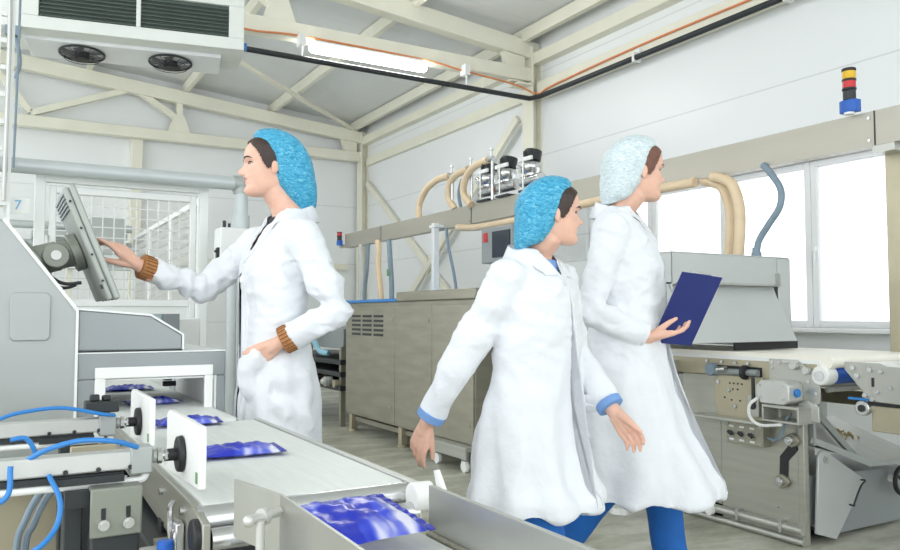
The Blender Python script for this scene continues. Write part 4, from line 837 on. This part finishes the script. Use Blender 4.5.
def hand(mb, wrist, d, pn, side, s, curls, thumb=(.5, .35), spread=.06):
    """wrist point, finger direction d, palm normal pn (out of the palm); side +1: thumb on d x pn"""
    d = Vector(d).normalized(); pn = Vector(pn); pn = (pn-d*pn.dot(d)).normalized(); t = d.cross(pn)*side; w_ = Vector(wrist)
    for i, (off, ml, fl) in enumerate(((.028, .088, .070), (.009, .091, .079), (-.010, .086, .072), (-.028, .078, .057))):
        k0 = w_+t*off*s*.55+d*.012*s; k1 = w_+t*off*s+d*ml*s
        mb.tube([k0, k0.lerp(k1, .5)+pn*-.002*s, k1], [.0135*s, .0125*s, .0102*s], n=12, spline=False, round_ends=True)
        mb.tube([k0+pn*.008*s, k1+pn*.003*s-d*.01*s], [.012*s, .010*s], n=12, spline=False, round_ends=True)
        p = k1; dd = (d+t*off/.03*spread).normalized(); rr = (.0092, .0086, .0078, .0062) if i < 3 else (.0082, .0076, .007, .0056); pts = [p]
        for j, fr in enumerate((.45, .30, .25)):
            dd = (Matrix.Rotation(0, 3, 'X') @ dd); ang = curls[i][j]
            dd = (dd*math.cos(ang)+pn*math.sin(ang)).normalized() if j == 0 else (dd*math.cos(ang)+(dd.cross(t*side)*-1 if False else (pn-dd*pn.dot(dd)).normalized()*1.0 if abs(pn.dot(dd)) < .97 else -d)*math.sin(ang)).normalized()
            p = p+dd*fl*fr*s; pts.append(p)
        mb.tube(pts, [q*s for q in rr], n=12, spline=False, round_ends=True)
    b0 = w_+t*.012*s+d*.018*s+pn*.008*s; o_, c_ = thumb
    td = (t*o_+d*(1-o_*.5)+pn*c_).normalized(); b1 = b0+td*.042*s; td2 = (td+d*.35+pn*.1).normalized(); b2 = b1+td2*.032*s; b3 = b2+(td2+d*.25).normalized()*.026*s
    mb.tube([b0, b1, b2, b3], [.0155*s, .0122*s, .0098*s, .0072*s], n=12, spline=False, round_ends=True)
    mb.tube([w_-d*.05*s, w_, w_+d*.03*s], [.026*s, .0225*s, .021*s], n=14, spline=False, round_ends=True)
def remesh(o, vox, smooth_it=2, fac=.5):
    r_ = o.modifiers.new('r', 'REMESH'); r_.mode = 'VOXEL'; r_.voxel_size = vox; r_.use_smooth_shade = True
    if smooth_it: s_ = o.modifiers.new('s', 'SMOOTH'); s_.iterations = smooth_it; s_.factor = fac
    me = finalize(o); o.modifiers.clear(); old = o.data; o.data = me; bpy.data.meshes.remove(old)
    me.polygons.foreach_set('use_smooth', [True]*len(me.polygons)); return o
def bvh_of(o): return BVHTree.FromPolygons([v.co.copy() for v in o.data.vertices], [tuple(p.vertices) for p in o.data.polygons])
def drape(poly, bv, off, cuts=4, thick=.004, az=0.):
    """polygon in the front (x,z) plane laid on the surface found from the front"""
    bm = bmesh.new(); f = bm.faces.new([bm.verts.new((x, 0, z)) for x, z in poly]); bmesh.ops.triangulate(bm, faces=[f])
    for _ in range(cuts):
        bmesh.ops.subdivide_edges(bm, edges=[e for e in bm.edges if e.calc_length() > .018], cuts=1, use_grid_fill=False); bmesh.ops.triangulate(bm, faces=bm.faces[:])
    vs = []; RZ = Matrix.Rotation(az, 3, 'Z'); dr_ = RZ @ Vector((0, 1, 0))
    for v in bm.verts:
        hit = bv.ray_cast(RZ @ Vector((v.co.x, -1, v.co.z)), dr_)
        vs.append((hit[0] if hit[0] else RZ @ Vector((v.co.x, 0, v.co.z)))-dr_*off)
    bm.verts.index_update(); fs = [tuple(v.index for v in f.verts) for f in bm.faces]
    be = [tuple(v.index for v in e.verts) for e in bm.edges if e.is_boundary]; n = len(vs); bm.free()
    mb = MB(); mb.add(vs+[v+dr_*(thick+.004) for v in vs], fs+[tuple(i+n for i in reversed(f)) for f in fs]+[(a, b_, b_+n, a+n) for a, b_ in be]); return mb
def fold(o, amp, fn):
    """soft cloth folds: moves vertices along their normals"""
    me = o.data
    nn = [v.normal.copy() for v in me.vertices]
    for v, n in zip(me.vertices, nn): v.co += n*amp*fn(v.co)
    me.update()
def place(root, yaw, loc): root.rotation_euler = (0, 0, yaw); root.location = loc

def make_person(label, D):
    P = thing('person', (0, 0, 0), label, 'person'); L = Vector((0, 0, 0)); h = D['h']
    HM = Matrix.Translation(Vector(D['chin'])) @ Matrix.Rotation(D.get('yaw', 0), 4, 'Z') @ Matrix.Rotation(D.get('nod', 0), 4, 'X') @ Matrix.Scale(h, 4) @ Matrix(((1, 0, 0, 0), (0, -1, 0, 0), (0, 0, 1, 0), (0, 0, 0, 1)))
    T = lambda v: HM @ v
    # ---- body, one surface
    g = MB(); head_mesh(g, T)
    for sx in (-1, 1):
        g.sphere(T(Vector((sx*.335, -.05, .43))), .105*h, n=14, sq=(.32, .62, 1.05)); g.sphere(T(Vector((sx*.335, -.03, .36))), .06*h, n=10, sq=(.35, .7, 1))
    nb = Vector(D['neck']); nt_ = T(Vector((0, -.06, .10)))
    g.tube([nb+Vector((0, .02, -.06)), nb, nb.lerp(nt_, .5)+Vector((0, .004, 0)), nt_, T(Vector((0, -.05, .3)))], [.072*h/.225, .058*h/.225, .049*h/.225, .050*h/.225, .053*h/.225], n=24, spline=False)
    g.loft([ring(c, rx*.78, rf*.76, rb*.78) for c, rx, rf, rb in D['torso'][1:]])
    for sd in ('L', 'R'):
        sh, el, wr = [Vector(p) for p in D['arm'+sd]]
        g.tube([sh, sh.lerp(el, .5), el, el.lerp(wr, .3), wr], [.042, .036, .030, .032, .024], n=18, spline=False, round_ends=True)
        hp, kn, an = [Vector(p) for p in D['leg'+sd]]
        g.tube([hp+Vector((0, 0, .04)), hp.lerp(kn, .3), kn, kn.lerp(an, .35), an], [.074, .068, .050, .048, .036], n=18, spline=False, round_ends=True)
        g.tube([an, an+Vector((0, -.03, -.04)), an+Vector((0, -.14, -.06))], [.036, .036, .028], n=12, spline=False, round_ends=True)
        hand(g, wr, *D['hand'+sd])
    body = g.build('body', [skin, lipm], P); remesh(body, .0034, 2, .4)
    me = body.data
    if len(me.materials) == 0: me.materials.append(skin); me.materials.append(lipm)
    inv = HM.inverted(); mi = [0]*len(me.polygons)
    for p in me.polygons:
        q = inv @ p.center
        if q.y > .325 and .205 < q.z < .308 and abs(q.x) < .125*(1-abs(q.z-.257)/.052*.75): mi[p.index] = 1
    me.polygons.foreach_set('material_index', mi); bv = bvh_of(body)
    def face_pt(x, z, off=.003):
        o = T(Vector((x, 1.2, z))); d = (T(Vector((x, 0, z)))-o).normalized(); r_ = bv.ray_cast(o, d); return (r_[0]-d*off) if r_[0] else T(Vector((x, .38, z)))
    for sx in (-1, 1):
        c = face_pt(sx*.15, .495, -.0085)
        e = MB().sphere(c, .0112, n=20).build('eye', eyew, body)
        fw = (T(Vector((0, 1, 0)))-T(Vector((0, 0, 0)))).normalized()
        MB().sphere(c+fw*.0058, .0062, n=14).build('iris', iris, e)
        MB().tube([face_pt(sx*x, z, .0005) for x, z in ((.095, .495), (.12, .518), (.15, .525), (.18, .518), (.215, .497))], [.001, .0022, .0026, .0024, .001], n=6).build('eyelash', lash, body)
        MB().tube([face_pt(sx*x, z, .0) for x, z in ((.075, .572), (.12, .592), (.17, .598), (.215, .588), (.25, .565))], [.002, .0034, .0034, .0028, .001], n=6).build('eyebrow', D['hairmat'], body)
    # ---- hair and net
    def shell(off, keep, name, m_, th_=.004):
        NZ, NT = 96, 120; vs = []; ok = {}
        for i in range(NZ):
            z = .02+.978*i/(NZ-1)
            for k in range(NT): vs.append(head_pt(z, 2*math.pi*k/NT, off, True))
        fs = [(i*NT+k, i*NT+(k+1) % NT, (i+1)*NT+(k+1) % NT, (i+1)*NT+k) for i in range(NZ-1) for k in range(NT)]
        fs = [f for f in fs if keep(sum((vs[j] for j in f), Vector())/4)]+[tuple((NZ-1)*NT+k for k in range(NT))]
        used = sorted({j for f in fs for j in f}); mp_ = {j: n for n, j in enumerate(used)}
        o = MB().add([T(vs[j]) for j in used], [tuple(mp_[j] for j in f) for f in fs]).build(name, m_, P)
        sm = o.modifiers.new('thick', 'SOLIDIFY'); sm.thickness = th_; sm.offset = 0; return o
    zl = lambda y: float(np.interp(y, [-.5, -.3, -.12, 0, .06, .12, .22, .32, .40], [.05, .10, .30, .42, .38, .46, .68, .83, .9]))
    hr = shell(.022, lambda v: v.z > zl(v.y)+.012*math.sin(40*v.x), 'hair', D['hairmat'])
    if D.get('strands'):
        st = MB(); rnd = random.Random(5)
        for k in range(26):
            sx = rnd.choice((-1, 1)); a = rnd.uniform(-.2, .25); st.tube([T(Vector((sx*(.335+.03*rnd.random()), a-.05, .62))), T(Vector((sx*(.36+.03*rnd.random()), a, .35))), T(Vector((sx*(.35+.05*rnd.random()), a-.02, .05-.2*rnd.random())))], [.006, .005, .002], n=6)
        st.build('loose_hair', D['hairmat'], hr)
    NZt = [-.33, -.17, 0, .15, .25, .45, .6, .75, .88, .98, 1.05, 1.085]
    Nf = [-.50, -.35, -.20, -.08, -.02, .08, .14, .20, .24, .25, .19, .04]; Nb = [-.60, -.70, -.72, -.715, -.70, -.67, -.63, -.56, -.46, -.34, -.21, -.08]; Nw = [.06, .15, .27, .335, .36, .385, .395, .39, .35, .27, .17, .06]
    if D.get('net_short'): Nb = [max(v, -.60) for v in Nb]; NZt[0] = -.12; NZt[1] = -.06
    zz = np.linspace(NZt[0], NZt[-1], 60); rings = []
    for z in zz:
        f_, b_, w_ = (interp(z, NZt, q) for q in (Nf, Nb, Nw)); c = (f_+b_)/2; l_ = (f_-b_)/2; rg = []
        for k in range(72):
            a = 2*math.pi*k/72; e = 2/2.7
            x = w_*math.copysign(abs(math.sin(a))**e, math.sin(a)); y = c+l_*math.copysign(abs(math.cos(a))**e, math.cos(a))
            pl_ = 1+.028*noise.noise(Vector((x*7, y*7, z*9)))+.016*math.sin(a*17+6*z)*max(0, .9-z)
            rg.append(T(Vector((x*pl_, c+(y-c)*pl_, z))))
        rings.append(rg)
    nm = MB().loft(rings).build('hair_net', D['netmat'], P, ang=80)
    sb = nm.modifiers.new('sub', 'SUBSURF'); sb.levels = 1; sb.render_levels = 1
    # ---- clothes
    g = MB(); g.loft([ring(*r__) for r__ in D['coat']])
    for sd in ('L', 'R'):
        sh, el, wr = [Vector(p) for p in D['arm'+sd]]; ce = el.lerp(wr, D.get('sleeve'+sd, .86))
        g.tube([Vector((sh.x*.72, sh.y, sh.z-.005)), sh, sh.lerp(el, .35), sh.lerp(el, .7), el, el.lerp(ce, .35), ce], [.064, .069, .062, .057, .055, .052, .046], n=24, spline=False, round_ends=False)
        g.sphere(sh, .067, n=18); g.sphere(el, .055, n=16)
    for q in D.get('coat_extra', ()): g.tube(*q[:2], n=20, round_ends=True)
    coat = g.build('lab_coat', [white_coat], P); remesh(coat, .0075, 6, .6)
    if len(coat.data.materials) == 0: coat.data.materials.append(white_coat)
    fold(coat, 1, D['folds'])
    # V opening
    zb, zt, hw = D['vneck']
    bm = bmesh.new(); bm.from_mesh(coat.data)
    fy = D['coat'][2][0][1]
    kill = [f for f in bm.faces if (lambda c: c.z > zb and c.y < fy-.01 and abs(c.x-D['vx']) < hw*(c.z-zb)/(zt-zb))(f.calc_center_median())]
    bmesh.ops.delete(bm, geom=kill, context='FACES'); bm.to_mesh(coat.data); bm.free()
    cbv = bvh_of(coat); vx = D['vx']
    for s in (-1, 1):
        lp = drape([(vx+s*.006, zb-.03), (vx+s*(hw*.5), (zb+zt)/2-.01), (vx+s*(hw*1.0), zt-.015), (vx+s*(hw*1.55), zt-.02), (vx+s*(hw*1.75), zt-.055), (vx+s*(hw*1.25), zt-.06), (vx+s*hw*1.35, zt-.085), (vx+s*.035, zb+.005)], cbv, .006)
        lp.build('lapel', white_coat, coat)
    cz = Vector(D['neck']); cr_ = MB(); A = [i*R(250)/28-R(125) for i in range(29)]
    for (dz, rr, t_) in ((0, 0, 0),):
        lo = [cz+Vector((.085*math.sin(a), .006+.080*math.cos(a), -.035+.03*math.cos(a)*.5)) for a in A]; hi = [cz+Vector((.079*math.sin(a), .012+.078*math.cos(a), .015+.032*math.cos(a))) for a in A]; ot = [cz+Vector((.104*math.sin(a), .012+.100*math.cos(a), -.035+.02*math.cos(a))) for a in A]
    n_ = len(A); vs = lo+hi+ot
    cr_.add(vs, [(i, i+1, n_+i+1, n_+i) for i in range(n_-1)]+[(n_+i, n_+i+1, 2*n_+i+1, 2*n_+i) for i in range(n_-1)])
    co_ = cr_.build('collar', white_coat, coat, ang=60); q = co_.modifiers.new('t', 'SOLIDIFY'); q.thickness = .006; q.offset = 0
    for z in D['buttons']:
        r_ = cbv.ray_cast(Vector((vx+.012, -1, z)), Vector((0, 1, 0)))
        if r_[0]: MB().cyl(r_[0]+Vector((0, .002, 0)), r_[0]-Vector((0, .004, 0)), .008, n=14).build('button', M['plastic'], coat)
    zs = [zb-.03-(zb-.05-D['hem'])*i/24 for i in range(25)]; zs = [z for z in zs if z > D['hem']+.01]
    drape([(vx-.001, z) for z in zs]+[(vx+.030, z) for z in reversed(zs)], cbv, .0035, cuts=1, thick=.001).build('placket', white_coat, coat)
    for pk in D.get('pockets', ()): drape(pk, cbv, .006, cuts=4, thick=.002, az=D.get('pocket_az', 0)).build('pocket', white_coat, coat)
    # shirt under the coat
    MB().loft([ring(c, rx*.84, rf*.85, rb*.86) for c, rx, rf, rb in D['shirt']]).build('shirt', D['shirtmat'], P)
    # trousers and shoes
    g = MB()
    for sd in ('L', 'R'):
        hp, kn, an = [Vector(p) for p in D['leg'+sd]]
        g.tube([hp+Vector((0, 0, .05)), hp.lerp(kn, .35), kn, kn.lerp(an, .4), an+Vector((0, 0, .01))], [q*D.get('trs', 1) for q in (.100, .092, .075, .070, .064)], n=22, spline=False, round_ends=False)
    hpm = (Vector(D['legL'][0])+Vector(D['legR'][0]))/2
    g.loft([ring(hpm+Vector((0, .0, dz)), rx*D.get('trs', 1), rf*D.get('trs', 1), rf*D.get('trs', 1)) for dz, rx, rf in ((-.08, .15, .09), (0, .175, .11), (.08, .165, .105))])
    tr_ = g.build('trousers', D['trousmat'], P); remesh(tr_, .009, 4, .5)
    if len(tr_.data.materials) == 0: tr_.data.materials.append(D['trousmat'])
    fold(tr_, 1, lambda c: .006*noise.noise(Vector((c.x*9, c.y*9, c.z*6))))
    for sd in ('L', 'R'):
        an = Vector(D['leg'+sd][2]); z0 = an.z-.085; rg = []
        for (y, z, rx, rz_) in ((.075, .03, .02, .02), (.06, .045, .036, .04), (.02, .055, .042, .052), (-.04, .05, .046, .045), (-.10, .04, .05, .035), (-.155, .032, .042, .026), (-.185, .025, .02, .014)):
            rg.append([Vector((an.x+rx*math.cos(a), an.y+y, max(z0, z0+z+rz_*math.sin(a)))) for a in [2*math.pi*k/20 for k in range(20)]])
        MB().loft(rg).build('shoe', shoe_m, P, ang=60)
    return P, coat, body
def cuff(P, el, wr, a, b_, r0, m_, ribs=True):
    el, wr = Vector(el), Vector(wr); p0, p1 = el.lerp(wr, a), el.lerp(wr, b_); d = (p1-p0).normalized()
    g = MB().tube([p0, p0.lerp(p1, .06), p0.lerp(p1, .94), p1, p1+d*.0015], [r0*.93, r0, r0*.98, r0*.92, r0*.72], n=28, spline=False)
    o = g.build('sleeve_cuff', m_, P)
    if ribs:
        u = d.orthogonal().normalized(); w_ = d.cross(u); rb = MB()
        for k in range(22): a_ = 2*math.pi*k/22; q = (u*math.cos(a_)+w_*math.sin(a_))*r0*.99; rb.tube([p0+d*.003+q, p1-d*.003+q*.985], .0018, n=5)
        rb.build('knit_rib', rib_m, o)
    return o
nz3 = lambda c, s, o=0: noise.noise(Vector((c.x*s+o, c.y*s, c.z*s)))

# ---- the woman at the touchscreen: faces -X, her left side to the camera
W0_ = (.85, 2.72, 0)
def wl(x, y, z): return Vector((-(y-W0_[1]), x-W0_[0], z))    # room position -> her own frame (she faces her -y)
chin = wl(.838, 2.745, 1.548)
rings_w = [((0, .045, 1.50), .074, .055, .07), ((0, .045, 1.47), .105, .07, .075), ((0, .04, 1.43), .165, .085, .085), ((0, .03, 1.38), .185, .105, .10), ((0, .02, 1.31), .18, .135, .105),
           ((0, .01, 1.24), .172, .135, .105), ((0, .005, 1.14), .155, .115, .10), ((0, .0, 1.05), .152, .108, .105), ((0, .0, .96), .185, .118, .13), ((0, .0, .86), .20, .122, .145), ((0, .0, .74), .208, .128, .148), ((0, 0, .60), .21, .135, .15), ((0, 0, .52), .202, .138, .152)]
aL = [wl(.885, 2.55, 1.385), wl(.985, 2.45, 1.13), wl(.80, 2.53, 1.025)]
aR = [wl(.84, 2.895, 1.39), wl(.655, 2.95, 1.215), wl(.413, 2.89, 1.294)]
def crease(c):
    w_ = min(1, max(0, (c.z-.88)/.2))
    hi = -.017*abs(nz3(Vector((c.x, c.y, c.z*1.9-c.y*.6)), 7, 2))-.008*abs(nz3(Vector((c.x, c.y, c.z*1.6)), 20, 4))
    lo = -.016*abs(nz3(Vector((c.x*1.3, c.y*1.3, c.z*.35)), 8, 3))-.004*abs(nz3(Vector((c.x, c.y, c.z*.6)), 18, 4))
    return .005+hi*w_+lo*(1-w_)
def fold_w(c):
    f = .0055*nz3(c, 8)+.003*nz3(c, 19, 5)+crease(c)
    if c.z < 1.05: f += .007*math.sin(14*math.atan2(c.x, -c.y)+2.5*nz3(c, 3))*min(1, (1.05-c.z)*2)
    if c.y < -.12 and c.z > 1.1: f += .006*math.sin(60*c.y+8*nz3(c, 6))-.014*abs(nz3(c, 17, 8))
    if c.x > .17 and c.z < 1.3: f += .006*math.sin(42*(c.y+c.z*.8)+9*nz3(c, 5))-.014*abs(nz3(c, 15, 8))
    return f
st = .02
P1, coat1, body1 = make_person('woman in white lab coat and blue hairnet touching the tilted screen, one hand in pocket', dict(
    h=.228, chin=chin, yaw=R(-13), nod=R(2), neck=(chin.x*.5, .05, 1.475), torso=rings_w[:11], coat=rings_w, shirt=rings_w[1:7],
    armL=aL, armR=aR, legL=((.08, .01, .90), (.09, -.0, .50), (.10, .02, .085)), legR=((-.08, .0, .90), (-.10, -.03, .50), (-.11, -.0, .085)),
    handL=(Vector((-.50, -.58, -.50)), (-1, .1, .2), -1, .92, [(.35, .5, .4)]*4, (.3, .1)),
    handR=(Vector((.05, -.73, .64)), (-.55, -.45, -.70), 1, .98, [(.0, .18, .15), (.28, .35, .25), (.38, .4, .3), (.42, .42, .3)], (.4, .45)),
    trs=.75, hairmat=hairm, netmat=net_blue, shirtmat=shirt_dark, trousmat=trous_white, folds=fold_w, vneck=(1.33, 1.50, .062), vx=.0, hem=.52, buttons=(1.24, 1.12, 1.0, .88, .76),
    pocket_az=R(40), pockets=(), sleeveL=.80, sleeveR=.84,
    coat_extra=([[(.140, -.098, .982), (.10, -.118, .945), (.09, -.10, .87), (.085, -.06, .78)], [.035, .043, .040, .02]],)))
cuff(P1, aL[1], aL[2], .76, .93, .047, knit); cuff(P1, aR[1], aR[2], .80, .97, .044, knit)
place(P1, R(-90), W0_)

# ---- two workers walking along the aisle; the first in a blue hairnet
def walker(label, D0):
    s = D0['s']
    def sc(v): return Vector(v)*s
    lean = D0.get('lean', -.04); hem = D0['hem']
    rg = [((0, .035, 1.50), .08, .06, .075), ((0, .035, 1.465), .12, .075, .08), ((0, .03, 1.425), .18, .09, .09), ((0, .02, 1.37), .205, .115, .11), ((0, .01, 1.28), .205, .14, .115), ((0, .0, 1.16), .20, .14, .12), ((0, 0, 1.05), .20, .14, .13), ((0, 0, .93), .215, .15, .15),
          ((0, -.0, .80), .23, .18, .18), ((0, -.01, .68), .245, .215, D0['rb']*.9), ((0, -.02, hem+.05), .255, D0['rf'], D0['rb']), ((0, -.02, hem), .258, D0['rf']+.01, D0['rb'])]
    tilt = lambda c: (c[0], c[1]+lean*(c[2]-.9), c[2])
    rg = [(sc(tilt(c)), a*s, b_*s, d_*s) for c, a, b_, d_ in rg]
    D = dict(h=.228*s, chin=sc(tilt((0, -.03, 1.52))), yaw=D0['yaw'], nod=R(3), neck=sc(tilt((0, .035, 1.47))), torso=rg[:8], coat=rg, shirt=rg[1:6],
             armL=[sc(p) for p in D0['armL']], armR=[sc(p) for p in D0['armR']], legL=[sc(p) for p in D0['legL']], legR=[sc(p) for p in D0['legR']],
             handL=D0['handL'], handR=D0['handR'], hairmat=D0['hairmat'], netmat=D0['netmat'], shirtmat=shirt_blue, trousmat=trous_blue,
             folds=lambda c: .008*nz3(c, 7)+.004*nz3(c, 17, 3)+crease(c)+(.014*math.sin(9*math.atan2(c.x, -c.y)+3*nz3(c, 2.5))*min(1, max(0, 1.0-c.z)*1.7)),
             vneck=(1.40*s, 1.50*s, .065), vx=0., hem=hem*s, buttons=[z*s for z in (1.3, 1.15, 1.0, .85)], pockets=([(.07, .98*s), (.17, .97*s), (.175, .82*s), (.075, .82*s)],), net_short=True)
    return make_person(label, D), D
(P2, c2, b2), D2 = walker('walking person in white coat, blue hairnet and blue trousers, arm swung back', dict(s=.885, hem=.585, rf=.25, rb=.20, yaw=R(48), lean=-.09,
    armR=[(-.18, -.01, 1.39), (-.25, .12, 1.13), (-.275, .27, .88)], armL=[(.18, -.01, 1.39), (.235, -.04, 1.12), (.20, -.23, .91)],
    legR=[(-.095, .0, .90), (-.10, -.09, .50), (-.10, -.15, .085)], legL=[(.095, .0, .90), (.10, .06, .48), (.10, .30, .13)],
    handR=((-.03, .38, -.9), (1, .0, .1), 1, .95, [(.25, .3, .2), (.3, .35, .25), (.35, .4, .25), (.4, .4, .3)], (.4, .25)),
    handL=((0, -.6, -.7), (-1, 0, 0), -1, .95, [(.3, .4, .3)]*4, (.4, .25)), hairmat=hairm, netmat=net_blue))
for sd in 'LR': cuff(P2, D2['arm'+sd][1], D2['arm'+sd][2], .82, .92, .046, shirt_blue, False)
place(P2, math.atan2(.39, .92), (1.485, 2.045, 0))
(P3, c3, b3), D3 = walker('walking person in white coat and pale hairnet holding a navy clipboard', dict(s=1.03, hem=.43, rf=.33, rb=.25, yaw=R(34), lean=-.03,
    armR=[(-.19, .01, 1.39), (-.265, .08, 1.10), (-.16, -.11, 1.01)], armL=[(.19, .01, 1.39), (.26, .07, 1.10), (.11, -.13, 1.06)],
    legR=[(-.095, .0, .90), (-.10, .06, .48), (-.10, .32, .12)], legL=[(.095, .0, .90), (.10, -.10, .50), (.10, -.16, .085)],
    handR=((.25, -.8, .12), (0.1, .1, 1), 1, .95, [(.2, .4, .4)]*4, (.35, .5)), handL=((-.55, -.75, .25), (-.5, .5, .4), -1, .95, [(.3, .5, .4)]*4, (.35, .45)), hairmat=brownhair, netmat=net_white))
for sd in 'LR': cuff(P3, D3['arm'+sd][1], D3['arm'+sd][2], .82, .92, .046, white_coat, False)
yaw3 = math.atan2(.62, .78); W3 = Vector((2.10, 2.28, 0)); place(P3, yaw3, W3)
R3 = Matrix.Rotation(yaw3, 4, 'Z')
navy = mat('navy_board', srgb(36, 50, 120), .5, 0, .06)
cpos = W3+R3.to_3x3() @ Vector((-.06, -.235, 1.14))
cbd = thing('clipboard', cpos, 'navy clipboard held in the hands of the person in the pale hairnet', 'clipboard')
CM = Matrix.Translation(cpos) @ R3 @ Matrix.Rotation(R(-40), 4, 'Z') @ Matrix.Rotation(R(-62), 4, 'X') @ Matrix.Rotation(R(185), 4, 'Z')
MB().box(-.105, .105, -.145, .145, -.004, .0, CM).build('board', navy, cbd, bevel=.001)
MB().box(-.095, .095, -.135, .12, .0005, .002, CM).build('paper', M['plastic'], cbd)
MB().box(-.05, .05, .118, .148, .0005, .012, CM).build('clip', M['chrome'], cbd, bevel=.002)
# ================================================================== light: bright overcast day outside and through the hall side left unbuilt to let light in
w = bpy.data.worlds.new('overcast'); S.world = w; w.use_nodes = True
bg = w.node_tree.nodes['Background']; bg.inputs['Color'].default_value = (.93, .97, 1, 1); bg.inputs['Strength'].default_value = WORLD
S.view_settings.view_transform = 'Standard'; S.view_settings.look = 'None'; S.view_settings.gamma = 1; S.view_settings.use_curve_mapping = False
S.view_settings.exposure = EXPO
S.cycles.max_bounces = 8; S.cycles.diffuse_bounces = 4
